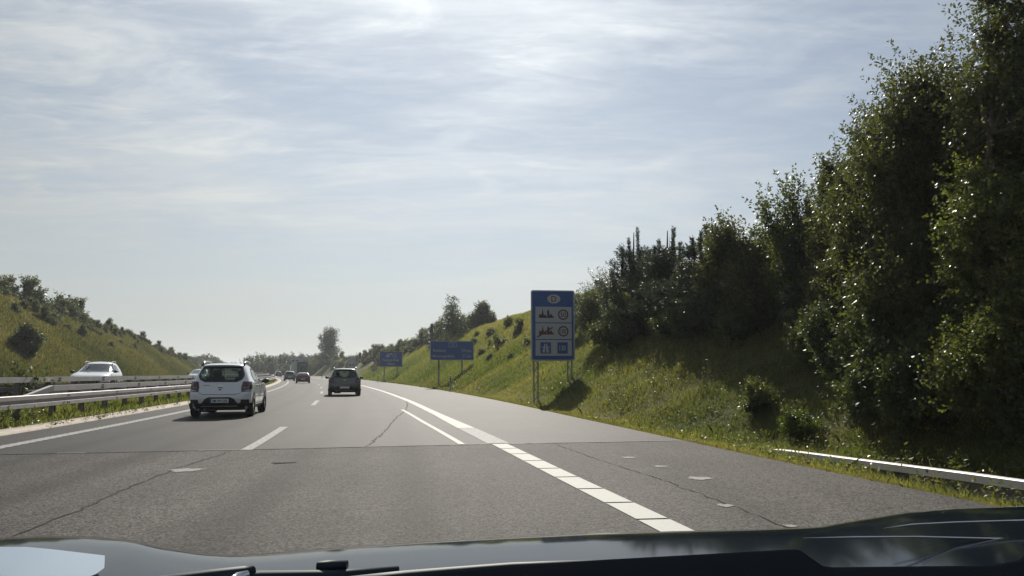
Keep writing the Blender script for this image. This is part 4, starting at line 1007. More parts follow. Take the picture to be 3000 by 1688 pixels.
# dashboard: a swept slab, its far edge rising to the right
edge = np.array([(-500, 1800), (500, 1735), (900, 1696), (1200, 1666), (1500, 1641), (1800, 1622), (2100, 1606), (2320, 1594), (2360, 1636), (2420, 1645), (2880, 1640), (2960, 1626), (3010, 1586), (3300, 1560)], float)
V = []; xs = np.linspace(-500, 3400, 160)
for Y, dy in ((.80, 14), (.792, 2), (.78, 0), (.74, 2), (.66, 10), (.55, 26), (.45, 48), (.35, 90)):
    for px in xs:
        e = np.interp(px, edge[:, 0], edge[:, 1]); z0_ = H - (e - YH) / F * .78
        V.append(((px - CX) / F * .78, Y - 1.2, z0_ - dy * .0006 - (.02 if dy == 14 else 0)))
b = MB(); b.grid(V, 8, 160); b.build('dashboard', M['dash'], own, True)
# added bright metal sheet imitating a sky reflection on the bonnet's left end
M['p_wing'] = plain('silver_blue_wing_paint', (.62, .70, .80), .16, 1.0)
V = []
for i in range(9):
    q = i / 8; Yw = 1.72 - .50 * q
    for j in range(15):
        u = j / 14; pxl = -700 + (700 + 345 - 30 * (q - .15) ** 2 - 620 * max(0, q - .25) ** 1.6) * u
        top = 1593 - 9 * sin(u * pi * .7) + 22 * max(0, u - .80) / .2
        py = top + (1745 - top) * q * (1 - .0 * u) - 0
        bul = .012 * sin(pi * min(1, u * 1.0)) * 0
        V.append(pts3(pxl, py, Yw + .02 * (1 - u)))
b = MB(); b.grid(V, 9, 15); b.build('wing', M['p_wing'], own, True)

for k, pts in enumerate(([(2560, 1533, 1.66), (2640, 1522, 1.66), (2760, 1516, 1.66), (2900, 1512, 1.66), (3060, 1508, 1.66)], [(2330, 1560, 1.60), (2480, 1557, 1.60), (2650, 1556, 1.60), (2830, 1560, 1.60), (3060, 1566, 1.60)])):
    b = MB(); b.tube([pts3(*p) for p in pts], [.0012, .002, .002, .002, .002], 6); b.build('wing_crease', M['chrome'], own, True)  # added chrome tubes imitating highlight lines along the right-hand bulge
# ------------------------------------------------------------------ vegetation
def unit(v): return v / (np.linalg.norm(v, axis=-1, keepdims=True) + 1e-9)
def leaf_quads(P, D, size, asp=.5, rng=RNG, fold=.25):
    """one folded diamond leaf per point; D its direction"""
    n = len(P); D = unit(D); A = unit(np.cross(D, unit(rng.normal(size=(n, 3))))); Nn = np.cross(D, A)
    s = np.broadcast_to(np.asarray(size, float), (n,))[:, None]
    V = np.stack([P, P + D * s * .45 + A * s * asp * .5 + Nn * s * fold * .3, P + D * s, P + D * s * .45 - A * s * asp * .5 + Nn * s * fold * .3], 1).reshape(-1, 3)
    return V, np.arange(4 * n).reshape(n, 4)
def lobes_of(rng, h0, h1, rx, ry, n, taper=.5, low=.9):
    """lobe centres and radii that make an uneven crown between heights h0 and h1"""
    L = []
    for i in range(n):
        t = (i + rng.uniform(.2, .8)) / n; z = h0 + (h1 - h0) * t
        w = (low + (1 - low) * min(1, t / .35)) * (1 - taper * max(0, t - .35) / .65) if t < 1 else .4
        a = rng.uniform(0, 2 * pi); d = rng.uniform(.25, .75) * w
        r = rng.uniform(.40, .62) * w * max(.55, 1 - .3 * t)
        L.append((np.array([cos(a) * d * rx, sin(a) * d * ry, z]), np.array([r * rx, r * ry, min(r * (rx + ry) * .55, (h1 - h0) * .3)])))
    return L
def crown_mesh(name, rng, lobes, nshoot, per, slen, leaf, mat, up=.8, fill=.3, asp=.5, droop=0.0, tint_mid=.45, flat_t=.0):
    w = np.array([l[1].prod() ** .67 for l in lobes]); w /= w.sum(); k = rng.choice(len(lobes), nshoot, p=w)
    Cc = np.array([l[0] for l in lobes])[k]; R_ = np.array([l[1] for l in lobes])[k]
    u = unit(rng.normal(size=(nshoot, 3))); rr = rng.uniform(.45, 1.0, (nshoot, 1)) ** .6
    B0 = Cc + u * R_ * rr
    D = unit(u * .7 + np.array([0, 0, up]) + rng.normal(size=(nshoot, 3)) * .3)
    sl_n = slen * rng.uniform(.5, 1.3, nshoot)
    t = rng.uniform(0, 1, (nshoot, per)); 
    P = B0[:, None] + D[:, None] * (t * sl_n[:, None])[..., None]
    if droop: P[..., 2] -= droop * (t ** 1.6) * sl_n[:, None] * 1.6
    off = unit(rng.normal(size=(nshoot, per, 3))); P = P + off * leaf * .35
    LD = unit(D[:, None] * .5 + off * .9 + np.array([0, 0, -.25 - droop]))
    tint = np.clip(tint_mid + rng.normal(0, .16, (nshoot, 1)) + rng.normal(0, .16, (nshoot, per)), 0, 1)
    P = P.reshape(-1, 3); LD = LD.reshape(-1, 3); tint = tint.ravel(); sz = leaf * rng.uniform(.65, 1.25, len(P))
    nf = int(len(P) * fill)
    if nf:
        k = rng.choice(len(lobes), nf, p=w); u = unit(rng.normal(size=(nf, 3)))
        Pf = np.array([l[0] for l in lobes])[k] + u * np.array([l[1] for l in lobes])[k] * rng.uniform(.1, .85, (nf, 1)) ** .5
        P = np.concatenate([P, Pf]); LD = np.concatenate([LD, unit(rng.normal(size=(nf, 3)) + [0, 0, -.3])])
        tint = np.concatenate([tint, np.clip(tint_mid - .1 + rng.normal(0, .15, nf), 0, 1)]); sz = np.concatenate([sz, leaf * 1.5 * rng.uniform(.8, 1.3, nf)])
    V, Fq = leaf_quads(P, LD, sz, asp, rng)
    return np_mesh(name, V, Fq, mat, False, tint), B0
def trunk_mesh(name, rng, h, r, lobes, tips, mat, lean=(0, 0), stems=1):
    b = MB(); tops = []
    for s in range(stems):
        a = rng.uniform(0, 6.28); sp = 0 if stems == 1 else rng.uniform(.1, .3)
        ex = lean[0] + cos(a) * sp * h; ey = lean[1] + sin(a) * sp * h
        P = [Vector((ex * t ** 1.3 + .05 * h * .3 * rng.normal() * (t > .1) * .4, ey * t ** 1.3 + .02 * h * rng.normal() * (t > .1), -.35 + (h + .35) * t)) for t in np.linspace(0, 1, 8)]
        b.tube(P, [r * (1 - .85 * t) * (1.25 if t == 0 else 1) for t in np.linspace(0, 1, 8)], 7); tops.append(P)
    for c, R_ in lobes:
        P = tops[rng.integers(len(tops))]; k = min(6, max(1, int((c[2] - R_[2] * .8) / h * 7))); p0 = P[k]; c_ = Vector(c)
        mid = p0.lerp(c_, .5) + Vector((0, 0, -.08 * (c_ - p0).length)) + Vector(rng.normal(size=3)) * .06
        b.tube([p0, mid, c_], [r * .34, r * .2, r * .09], 5)
        for _ in range(3):
            e = c_ + Vector(unit(rng.normal(size=3)) * R_ * .85) ; b.tube([c_, c_.lerp(e, .5) + Vector((0, 0, .05)), e], [r * .09, r * .06, r * .03], 4, False)
    return b.mesh(name, mat, True)
def tree(name, label, loc, seed, h0, h1, rx, ry, nl, nshoot, per, slen, leaf, lm, r=.12, up=.8, taper=.5, fill=.3, asp=.5, droop=0., bark='bark', cat='tree', group=None, tint=.45, low=.9, stems=1, lean=(0, 0)):
    rng = np.random.default_rng(seed); t = thing(name, label, cat, loc, 0, group)
    L = lobes_of(rng, h0 + (h1 - h0) * .12, h1 - (h1 - h0) * .10, rx, ry, nl, taper, low)
    L = [(c + np.array([lean[0], lean[1], 0]) * (c[2] / h1) ** 1.3, R_) for c, R_ in L]
    me, tips = crown_mesh('crown', rng, L, nshoot, per, slen, leaf, M[lm], up, fill, asp, droop, tint)
    ob('crown', me, t); ob('trunk', trunk_mesh('trunk', rng, h1 * .66, r, L, tips, M[bark], lean, stems), t)
    return t
def on_ground(px, Y, dx=0.0): X = at(px, Y) + dx; return (X, Y, float(terrain(X, Y)))
def htop(px, py, Y): return hgt(py, Y) - on_ground(px, Y)[2]

# --- the tall trees on the right
G = 'broadleaved trees on the right embankment'
def tree_at(label, bx, by, cx, ytop, hw, seed, h0, nl, nshoot, per, slen, leaf, lm, r, name='broadleaf_tree', **kw):
    Y = find_Y(bx, by); loc = on_ground(bx, Y); rx = hw * Y / F / 1.12
    kw.setdefault('group', G); kw.setdefault('taper', .4); kw.setdefault('fill', .28); kw.setdefault('up', .9)
    return tree(name, label, loc, seed, h0, hgt(ytop, Y) - loc[2], rx, rx, nl, nshoot, per, slen, leaf, lm, r, lean=((cx - bx) * Y / F, 0), **kw)
tree_at('tall leafy tree with upright twigs, its crown edge stepping up against the sky at right', 2700, 1150, 2775, 140, 190, 11, .2, 40, 4000, 30, .85, .075, 'leaf_big', .14, up=1.1, stems=3)
tree_at('tallest tree at the right edge, its loose top reaching out of the picture', 3020, 1150, 3020, -170, 185, 12, .9, 26, 2300, 24, .75, .070, 'leaf_big', .12, stems=2, fill=.2)
tree_at('leafy tree on the left shoulder of the tallest crowns', 2600, 1110, 2635, 300, 135, 13, .2, 28, 2800, 24, .62, .080, 'leaf_big', .12, up=1.1, stems=2)
tree_at('light green tree with glinting and yellowing leaves low at the right edge', 2935, 1285, 2935, 430, 190, 14, .1, 20, 2700, 22, .48, .056, 'leaf_light', .06, asp=.7, fill=.15, tint=.5, stems=2, up=.5)
tree_at('slender young poplar with shiny leaves and bare lower stem left of the pine top', 2345, 1000, 2290, 535, 118, 15, .5, 16, 620, 22, .75, .085, 'leaf_light', .06, 'poplar_tree', asp=.62, fill=.06, tint=.30, up=1.6)
tree_at('leafy tree between the pine top and the tall crowns', 2515, 1075, 2515, 480, 85, 16, .2, 20, 1700, 24, .6, .085, 'leaf_big', .10, stems=2)
tree_at('narrow dark tree rising between the pine top and the tall crowns', 2450, 1040, 2478, 415, 72, 20, .2, 18, 1200, 24, .62, .080, 'leaf_big', .09, up=1.2, stems=2, tint=.5)
tree_at('rounded leafy tree top showing behind the pines', 2150, 985, 2150, 640, 105, 17, .2, 16, 1000, 22, .6, .10, 'leaf_big', .09, up=1.1, stems=2)
tree_at('narrow leafy tree between the pine group and the slender poplar', 2225, 975, 2215, 690, 85, 19, .2, 14, 1000, 22, .55, .085, 'leaf_big', .08, up=1.1, stems=2, tint=.5)
tree_at('dark leafy tree deep behind the light green one', 2830, 1060, 2830, 300, 230, 18, .3, 22, 1800, 24, .7, .09, 'leaf_big', .12, stems=2, tint=.35)
# --- pines
def pine(label, px, py, ytop, hw, seed, leaders, dens=1.0):
    Y = find_Y(px, py); wid = hw * Y / F / 1.25
    rng = np.random.default_rng(seed); loc = on_ground(px, Y); h = hgt(ytop, Y) - loc[2]; t = thing('pine_tree', label, 'tree', loc, 0, 'pines on the right embankment')
    b = MB(); b.tube([(0, 0, -.3), (.03, 0, h * .3), (-.04, .03, h * .6), (0, 0, h * .96)], [.11, .09, .06, .015], 7)
    P, D, T = [], [], []
    def shoot(p0, d, L, n, nl=.085):
        tt = rng.uniform(0, 1, n); o = unit(rng.normal(size=(n, 3))); d = np.array(d) / np.linalg.norm(d)
        P.append(np.array(p0) + d * (tt * L)[:, None] + o * .012); D.append(unit(o + d * .9)); T.append(np.clip(rng.normal(.45, .22, n), 0, 1))
    nb = int(20 * h * dens)
    for i in range(nb):
        t_ = rng.uniform(.02, .74); z = h * t_; L = wid * 1.25 * (1 - t_ / .8) ** .5 * rng.uniform(.5, 1.1) + .22; a = rng.uniform(0, 6.28)
        e = np.array([cos(a) * L, sin(a) * L, z + L * rng.uniform(.15, .6)]); s_ = np.array([0, 0, z])
        b.tube([tuple(s_), tuple(s_ * .5 + e * .5 + [0, 0, -.05]), tuple(e)], [.028, .018, .008], 4, False)
        for k in range(int(5 + L * 7)):
            q = rng.uniform(.25, 1.0); p = s_ + (e - s_) * q + rng.normal(size=3) * .05
            shoot(p, unit(np.array([cos(a) * .7, sin(a) * .7, .75]) + rng.normal(size=3) * .45), rng.uniform(.16, .34), 26)
    for (dx, dz, L) in leaders:
        dx *= Y / 33; dz *= Y / 33; L *= Y / 33 * 1.9
        p = np.array([dx, rng.normal() * .15, h - dz - L]); b.tube([tuple(p * [.6, .6, 1] - [0, 0, .5]), tuple(p), tuple(p + [0, 0, L])], [.03, .02, .006], 5)
        tl = (rng.normal() * .10, rng.normal() * .05, 1); shoot(p, tl, L, int(170 * L + 60)); shoot(p, tl, L * .9, int(200 * L))
        for k in range(5):
            a = rng.uniform(0, 6.28); shoot(p + [0, 0, L * rng.uniform(-.2, .15)], (cos(a) * .6, sin(a) * .6, .8), rng.uniform(.18, .34), 34)
    P = np.concatenate(P); D = np.concatenate(D); T = np.concatenate(T)
    V, Fq = leaf_quads(P, D, .12 * rng.uniform(.7, 1.2, len(P)), .20, rng, .1)
    ob('crown', np_mesh('crown', V, Fq, M['needle'], False, T), t); b.build('trunk', M['bark'], t, True); return t
pine('foremost pine with two tall candle shoots, left end of the pine group', 1862, 985, 665, 105, 31, [(.20, 0, .95), (-.15, .45, .7), (-.55, 1.0, .6), (-.95, 1.9, .5), (-1.2, 2.6, .4)])
pine('pine with slanting candles right of the two tall candle shoots', 1962, 980, 660, 105, 32, [(.25, 0, .9), (.0, .5, .6), (-.3, .55, .5), (.5, .7, .5), (-.6, .9, .5)])
pine('bushy pine with a broad brush of short candles at the middle of the pine group', 2062, 985, 662, 110, 33, [(.2, 0, .45), (.45, .2, .4), (-.05, .2, .4), (-.4, .5, .4), (.65, .5, .4)], 1.15)
pine('pine behind the slender poplar, its brush top against the sky', 2395, 1000, 575, 85, 34, [(-.1, 0, .55), (.12, .25, .45), (-.4, .5, .4)])
pine('low dark pine behind the willow bush and beside the pine group', 1910, 975, 750, 120, 35, [(0, .0, .4), (-.4, .3, .35)], 1.2)
pine('dark pine closing the gap at the right end of the pine group', 2140, 980, 735, 110, 36, [(0, .0, .4), (.3, .3, .35)], 1.2)
# --- bushes on the right slope
def bush(label, px, Y, ytop, rx, ry, seed, lm, leaf, nshoot, per, name='bush', up=.7, slen=.4, fill=.3, tint=.45, nl=8, asp=.5, dx=0, group=None, droop=0.):
    h = max(.4, htop(px, ytop, Y)); return tree(name, label, on_ground(px, Y, dx), seed, .0, h, rx, ry, nl, nshoot, per, slen, leaf, lm, .03, up, .35, fill, asp, droop, 'bark', 'bush', group, tint, 1.0, 3)
def bush_at(label, px, py, ytop, hw, seed, lm, leaf, nshoot, per, name='bush', **kw):
    Y = find_Y(px, py); rx = hw * Y / F / 1.1; return bush(label, px, Y, ytop, rx, rx * .85, seed, lm, leaf, nshoot, per, name, **kw)
bush_at('pale silvery willow bush right of the border sign', 1765, 1010, 800, 80, 41, 'leaf_willow', .09, 700, 22, 'willow_bush', up=1.0, slen=.6, fill=.25, tint=.55, nl=10, asp=.3)
bush_at('small reddish green bush just behind the border sign edge', 1700, 985, 850, 55, 42, 'shrub', .11, 260, 20, tint=.7)
bush_at('low shrub between the willow bush and the pines', 1800, 1030, 905, 65, 43, 'shrub', .09, 280, 20)
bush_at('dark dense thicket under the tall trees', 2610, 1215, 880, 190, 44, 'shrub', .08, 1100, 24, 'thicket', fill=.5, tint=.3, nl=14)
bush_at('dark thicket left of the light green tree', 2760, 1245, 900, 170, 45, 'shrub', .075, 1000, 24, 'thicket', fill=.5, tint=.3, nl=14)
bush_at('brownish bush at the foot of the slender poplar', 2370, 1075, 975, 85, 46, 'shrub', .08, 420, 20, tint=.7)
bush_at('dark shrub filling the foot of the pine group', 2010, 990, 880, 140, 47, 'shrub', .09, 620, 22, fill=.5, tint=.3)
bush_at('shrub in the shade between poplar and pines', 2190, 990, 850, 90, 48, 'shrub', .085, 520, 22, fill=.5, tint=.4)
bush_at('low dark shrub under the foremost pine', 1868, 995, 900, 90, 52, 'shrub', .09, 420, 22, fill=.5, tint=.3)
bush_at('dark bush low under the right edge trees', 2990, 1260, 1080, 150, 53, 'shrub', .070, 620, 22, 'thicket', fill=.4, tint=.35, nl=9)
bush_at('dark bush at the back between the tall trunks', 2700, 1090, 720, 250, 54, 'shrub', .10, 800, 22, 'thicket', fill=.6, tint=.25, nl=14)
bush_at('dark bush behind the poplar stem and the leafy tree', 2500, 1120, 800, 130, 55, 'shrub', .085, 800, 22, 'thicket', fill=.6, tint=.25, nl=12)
bush('leafy sapling standing alone on the slope right of the distance sign', 1458, 66.0, 975, .28, .28, 51, 'shrub', .12, 60, 14, 'sapling', 1.0, .4, .1, .4, 5)
bush_at('round leafy shrub with pale tips on the grass left of the rail end', 2215, 1205, 1130, 62, 49, 'leaf_light', .055, 300, 18, 'shrub', up=.5, slen=.25, tint=.4, asp=.6)
bush_at('bright green shrub on the verge above the sunken rail end', 2330, 1285, 1215, 62, 50, 'weed', .055, 240, 18, 'shrub', up=.8, slen=.25, tint=.3)
# --- goldenrod and brambles by the rail
def weedpatch(name, label, pts, seed, n, hmin, hmax, leaf, lm, tint, top_tint=None, spread=.25):
    rng = np.random.default_rng(seed); P, D, T, Sz = [], [], [], []
    c = np.array([(x, y, float(terrain(x, y))) for x, y in pts]).mean(0)
    for i in range(n):
        a, q = rng.integers(len(pts) - 1), rng.uniform(); x = pts[a][0] * (1 - q) + pts[a + 1][0] * q + rng.normal() * spread; y = pts[a][1] * (1 - q) + pts[a + 1][1] * q + rng.normal() * spread
        z = float(terrain(x, y)); hh = rng.uniform(hmin, hmax); k = 16; tt = rng.uniform(.1, 1, k); lean = rng.normal(size=2) * .12
        p = np.stack([x + lean[0] * tt * hh + rng.normal(0, .03, k), y + lean[1] * tt * hh + rng.normal(0, .03, k), z + tt * hh], 1)
        P.append(p); D.append(unit(rng.normal(size=(k, 3)) + [0, 0, .3])); T.append(np.clip(tint + rng.normal(0, .15, k), 0, .84)); Sz.append(np.full(k, leaf) * rng.uniform(.7, 1.3, k))
        if top_tint and rng.uniform() < .8:
            k = 20; p = np.array([x + lean[0] * hh, y + lean[1] * hh, z + hh]) + rng.normal(size=(k, 3)) * [.09, .09, .035]; P.append(p); D.append(unit(rng.normal(size=(k, 3)))); T.append(np.full(k, top_tint)); Sz.append(np.full(k, .035))
    P = np.concatenate(P) - c; D = np.concatenate(D); T = np.concatenate(T); Sz = np.concatenate(Sz); V, Fq = leaf_quads(P, D, Sz, .45, rng)
    o = ob(name, np_mesh(name, V, Fq, M[lm], False, T)); o.location = c; o['kind'] = 'stuff'; tag(o, label, 'weeds'); return o
weedpatch('goldenrod', 'yellow flowering goldenrod in the weeds below the right edge trees', [(at(2780, 12.5), 12.5), (at(2900, 11.8), 11.8), (at(3050, 11.2), 11.2)], 61, 60, .45, .85, .06, 'weed', .3, 1.0, .45)
weedpatch('brambles', 'low leafy brambles creeping over the sunken guardrail end', [(at(2520, 12.9), 12.9), (at(2700, 11.8), 11.8), (at(2870, 10.8), 10.8), (at(3050, 10.0), 10.0), (at(3300, 9.2), 9.2)], 62, 260, .15, .42, .055, 'weed', .4, None, .26)
weedpatch('rail_weeds', 'grassy weeds half hiding the sunken end of the right guardrail', [(float(xL(y)) + 13.2, y) for y in (11.0, 12.2, 13.4, 14.4, 15.4)], 67, 150, .06, .20, .05, 'grass', .5, None, .16)
weedpatch('ivy', 'bright leafy ground ivy under the median guardrail at the left edge', [(at(-60, 16.4), 16.4), (at(40, 18.2), 18.2), (at(115, 20.5), 20.5)], 63, 210, .12, .48, .07, 'leaf_light', .7, None, .30)
weedpatch('kerb_weeds', 'sparse dark weeds sprouting from the kerb strip', [(float(xL(y)) - 1.25, y) for y in (17.5, 19, 21, 22.5, 25, 29, 34, 40)], 64, 46, .06, .18, .05, 'shrub', .3, None, .05)
weedpatch('tall_reeds', 'tall dark reed stems rising over the median rail at the left edge', [(at(25, 21.5), 21.5), (at(70, 22), 22), (at(135, 22.5), 22.5)], 65, 26, .9, 1.5, .16, 'shrub', .2, None, .18)
weedpatch('verge_herbs', 'pale tall herbs along the verge below the distance sign', [(at(1240, 74), 74), (at(1265, 68), 68), (at(1380, 50), 50), (at(1450, 44), 44)], 66, 90, .3, .8, .10, 'grass_dry', .6, None, .35)
# --- mixed weeds covering the near bank
rs = np.random.default_rng(77); P, D, T, Sz = [], [], [], []
for i in range(5200):
    Y = 7.5 * (34 / 7.5) ** rs.uniform(0, 1); r = rs.uniform(.25, 8.0); x = float(xL(Y)) + float(wE(Y)) + r
    pt_ = patchy_ = .5 + .5 * sin(x * 1.1 + Y * .7) * sin(Y * .9 - x * .5 + 1)
    if rs.uniform() > .25 + .75 * pt_ or (r < 1.6 and rs.uniform() < .7): continue
    z = float(terrain(x, Y)); k = 11; hh = rs.uniform(.06, .26) * (1.6 if rs.uniform() < .08 else 1) * (.6 + .8 * pt_); tt = rs.uniform(.1, 1, k)
    P.append(np.stack([x + rs.normal(0, .06, k), Y + rs.normal(0, .06, k), z + tt * hh], 1)); D.append(unit(rs.normal(size=(k, 3)) + [0, 0, .5]))
    T.append(np.clip(rs.uniform(.0, .8) + rs.normal(0, .08, k), 0, 1)); Sz.append(rs.uniform(.03, .075, k) * (1 + .012 * Y))
P = np.concatenate(P); D = np.concatenate(D); T = np.concatenate(T); Sz = np.concatenate(Sz); V, Fq = leaf_quads(P, D, Sz, .42, rs)
M['herb'] = leafmat('mixed_herb_leaf', [(0, (.055, .070, .026)), (.35, (.10, .115, .040)), (.65, (.125, .105, .050)), (.85, (.15, .105, .06)), (1, (.28, .25, .14))], .5, .4)
o = ob('undergrowth', np_mesh('undergrowth', V, Fq, M['herb'], False, T)); o['kind'] = 'stuff'; tag(o, 'mixed green and brown weeds covering the near right bank', 'weeds')
# --- ridge and slope vegetation, copied from a few grown shrubs
def proto(seed, lm, h, rx, n, per, leaf, up, nl, tint, fill=.35, asp=.5, droop=0., taper=.5, slen=.5):
    rng = np.random.default_rng(seed); L = lobes_of(rng, h * .10, h * .90, rx, rx, nl, taper, 1.0)
    me, tips = crown_mesh('crown', rng, L, n, per, slen, leaf, M[lm], up, fill, asp, droop, tint)
    return me, trunk_mesh('trunk', rng, h * .8, .05 * h / 2, L, tips, M['bark'], (0, 0), 2)
PR = [proto(71, 'shrub', 2.0, 1.1, 130, 14, .20, .8, 8, .4), proto(72, 'shrub', 1.6, 1.2, 120, 14, .20, .5, 8, .55), proto(73, 'leaf_big', 3.2, 1.2, 200, 14, .21, 1.0, 10, .5, taper=.55), proto(74, 'shrub', 1.3, 1.3, 110, 12, .19, .5, 8, .35)]
FR = [proto(75, 'shrub_far', 7.0, 3.2, 320, 14, .52, .7, 14, .45, .4, slen=1.1), proto(76, 'shrub_far', 5.5, 3.4, 280, 14, .52, .6, 12, .35, .4, slen=1.0), proto(77, 'shrub_far', 9.0, 3.0, 320, 14, .50, 1.0, 16, .5, .35, taper=.6, slen=1.2), proto(78, 'shrub_far', 6.0, 3.6, 300, 14, .50, .5, 12, .6, .45, slen=.9)]
def put(pr, name, label, X, Y, sc, group, rot=None, scz=1.0, cat='shrub', sink=.1):
    z = float(terrain(X, Y)); t = thing(name, label, cat, (X, Y, z - sink * sc), RNG.uniform(0, 6.28) if rot is None else rot, group); t.scale = (sc, sc, sc * scz)
    ob('crown', pr[0], t); ob('trunk', pr[1], t); return t
def rR(Y, h): return float(xL(Y)) + float(wE(Y)) + h
KIND = ('dark bushy shrub', 'broad rounded shrub', 'tall pointed shrub', 'low spreading shrub')
def where_right(X, Y):
    px = CX + X / Y * F
    return 'far beyond the grey hatchback' if px < 950 else 'left of the exit sign' if px < 1090 else 'above the exit sign' if px < 1200 else 'above the distance sign' if px < 1400 else 'left of the border sign'
def where_left(X, Y):
    px = CX + X / Y * F
    return 'near the picture edge' if px < 120 else 'above the oncoming white car' if px < 340 else 'between oncoming and white hatchback' if px < 480 else 'running down to the white hatchback'
for i, Y in enumerate(np.concatenate([np.arange(112, 200, 2.6), np.arange(200, 330, 4.0)])):
    top = 1.0 + float(np.interp(Y, *HR)) / SR; k = int(RNG.integers(4))
    Y_ = Y + RNG.uniform(-1, 1); X = rR(Y_, top + RNG.uniform(-4.0, 1.0)); w = where_right(X, Y_)
    put(PR[k], 'shrub', KIND[k] + ' of the ridge hedge ' + w, X, Y_, RNG.uniform(.55, 1.1) * (1 + .002 * (Y - 110)), 'right ridge hedge, ' + KIND[k] + ' ' + w)
for i in range(56):
    Y = RNG.uniform(125, 300); top = 1.0 + float(np.interp(Y, *HR)) / SR; q = RNG.uniform(.42, .95); k = (i * 3) % 4; X = rR(Y, 1.0 + (top - 1.0) * q); w = where_right(X, Y)
    put(PR[k], 'shrub', KIND[k] + ' on the upper right slope ' + w, X, Y, RNG.uniform(.55, 1.1) * (1 + .0018 * (Y - 110)), 'upper right slope, ' + KIND[k] + ' ' + w)
for px, Y, q, s, lab in ((1535, 118, 1.0, .55, 'low tuft of shrub on the skyline left of the border sign'), (1480, 122, .98, .5, 'small shrub on the skyline right of the round tree'), (1400, 92, None, .42, 'low shrub on the slope beyond the right edge of the distance sign'), (1440, 72, None, .36, 'small dark shrub on the slope above the sign shadow'), (1600, 66, None, .5, 'shrub on the slope beside the border sign edge')):
    put(PR[1], 'shrub', lab, at(px, Y), Y, s, None)
for i, (px, py, s) in enumerate(((1412, 1042, .34), (1436, 1058, .30), (1476, 1012, .42), (1520, 985, .5), (1545, 1015, .36), (1390, 1012, .42), (1500, 1048, .26), (1350, 1035, .32), (1440, 985, .5), (1490, 960, .55))):
    Y = find_Y(px, py); put(PR[(i * 3 + 1) % 4], 'shrub', KIND[(i * 3 + 1) % 4] + ' on the dry slope between distance sign and border sign', at(px, Y), Y, s, 'dry slope between the signs, ' + KIND[(i * 3 + 1) % 4])
weedpatch('dry_stalks', 'dry brown stalks standing on the upper slope beside the border sign', [(at(1420, 78), 78), (at(1470, 70), 70), (at(1540, 60), 60), (at(1700, 47), 47)], 68, 170, .4, 1.0, .13, 'grass_dry', .75, None, 1.6)
weedpatch('dry_stalks', 'tall dry stalks among the grass below the pine group', [(at(1740, 36), 36), (at(1880, 30), 30), (at(2060, 24), 24), (at(2200, 20.5), 20.5)], 69, 260, .2, .6, .055, 'grass_dry', .7, None, .8)
# birch, round tree, spruce and the lone tree
YB = 108.0
tree('birch_tree', 'slim birch with drooping twigs on the ridge above the distance sign', on_ground(1322, YB), 81, .8, htop(1322, 852, YB), 2.0, 2.0, 17, 520, 16, .9, .22, 'shrub', .12, .3, .62, .08, .42, .55, 'bark_pale', tint=.35, low=.95)
tree('round_tree', 'dense dark tree with two rounded heads right of the birch', on_ground(1420, 112.0), 82, .2, htop(1420, 888, 112.0), 1.9, 1.9, 12, 520, 16, .6, .22, 'leaf_big', .12, .8, .4, .4, tint=.4)
tree('round_tree', 'lower dark bush tree leaning against the two headed tree', on_ground(1392, 113.0), 83, .2, htop(1392, 920, 113.0), 1.5, 1.5, 9, 320, 16, .6, .22, 'shrub', .10, .8, .4, .4, tint=.45)
def spruce(label, px, Y, ytop, wid, seed):
    rng = np.random.default_rng(seed); loc = on_ground(px, Y); h = hgt(ytop, Y) - loc[2]; t = thing('spruce_tree', label, 'tree', loc)
    P, D = [], []
    for i in range(150):
        q = rng.uniform(.02, 1) ; L = wid * (1 - q) * rng.uniform(.7, 1.1) + .05; a = rng.uniform(0, 6.28); n = 12; tt = rng.uniform(0, 1, n)
        P.append(np.stack([cos(a) * L * tt, sin(a) * L * tt, h * q - L * tt * .3 + 0 * tt], 1)); D.append(unit(np.array([cos(a), sin(a), -.2]) + rng.normal(size=(n, 3)) * .5))
    P = np.concatenate(P); D = np.concatenate(D); V, Fq = leaf_quads(P, D, .28, .35, rng); ob('crown', np_mesh('crown', V, Fq, M['needle'], False, rng.uniform(.2, .7, len(P))), t)
    b = MB(); b.tube([(0, 0, -.3), (0, 0, h)], [.08, .01], 6); b.build('trunk', M['bark'], t)
spruce('small pointed spruce left of the birch', 1265, 128.0, 950, .7, 84)
tree('lone_tree', 'tall open crowned tree standing alone above the far hedge line', on_ground(966, 262.0), 85, 1.5, htop(966, 958, 262.0), 3.6, 3.4, 26, 760, 14, 1.5, .42, 'shrub_far', .22, 1.1, .5, .05, .4, tint=.25, low=.8)
put(PR[2], 'skyline_bush', 'rounded bush top on the skyline above the exit sign', at(1172, 165), 165, 1.0, None)
# left embankment
g = 'shrubs on the left embankment ridge'
def lX(Y, d): return float(xL(Y)) - 18 - d
for i, Y in enumerate(np.concatenate([np.arange(84, 150, 1.9), np.arange(150, 260, 3.6)])):
    top = float(np.interp(Y, *HL)) / SLL; k = int(RNG.integers(4)); Y_ = Y + RNG.uniform(-1, 1); X = lX(Y_, top + RNG.uniform(-3.0, 1.0)); w = where_left(X, Y_)
    put(PR[k], 'shrub', KIND[k] + ' on the left ridge line ' + w, X, Y_, RNG.uniform(.22, .52), 'left ridge line, ' + KIND[k] + ' ' + w)
for px, Y, ytop, s_, lab in ((14, 96, 800, 2, 'first young tree on the left ridge at the picture edge'), (84, 98, 803, 2, 'upright young tree on the left ridge, second from the edge'), (180, 108, 862, 0, 'rounded shrub on the left ridge right of the upright young tree'), (222, 112, 868, 2, 'pointed shrub at the step of the left ridge')):
    top = float(np.interp(Y, *HL)) / SLL; X = at(px, Y); z = float(terrain(X, Y)); hh = hgt(ytop, Y) - z
    put(PR[s_], 'young_tree', lab, X, Y, hh / (3.2 if s_ == 2 else 2.0), None, cat='tree')
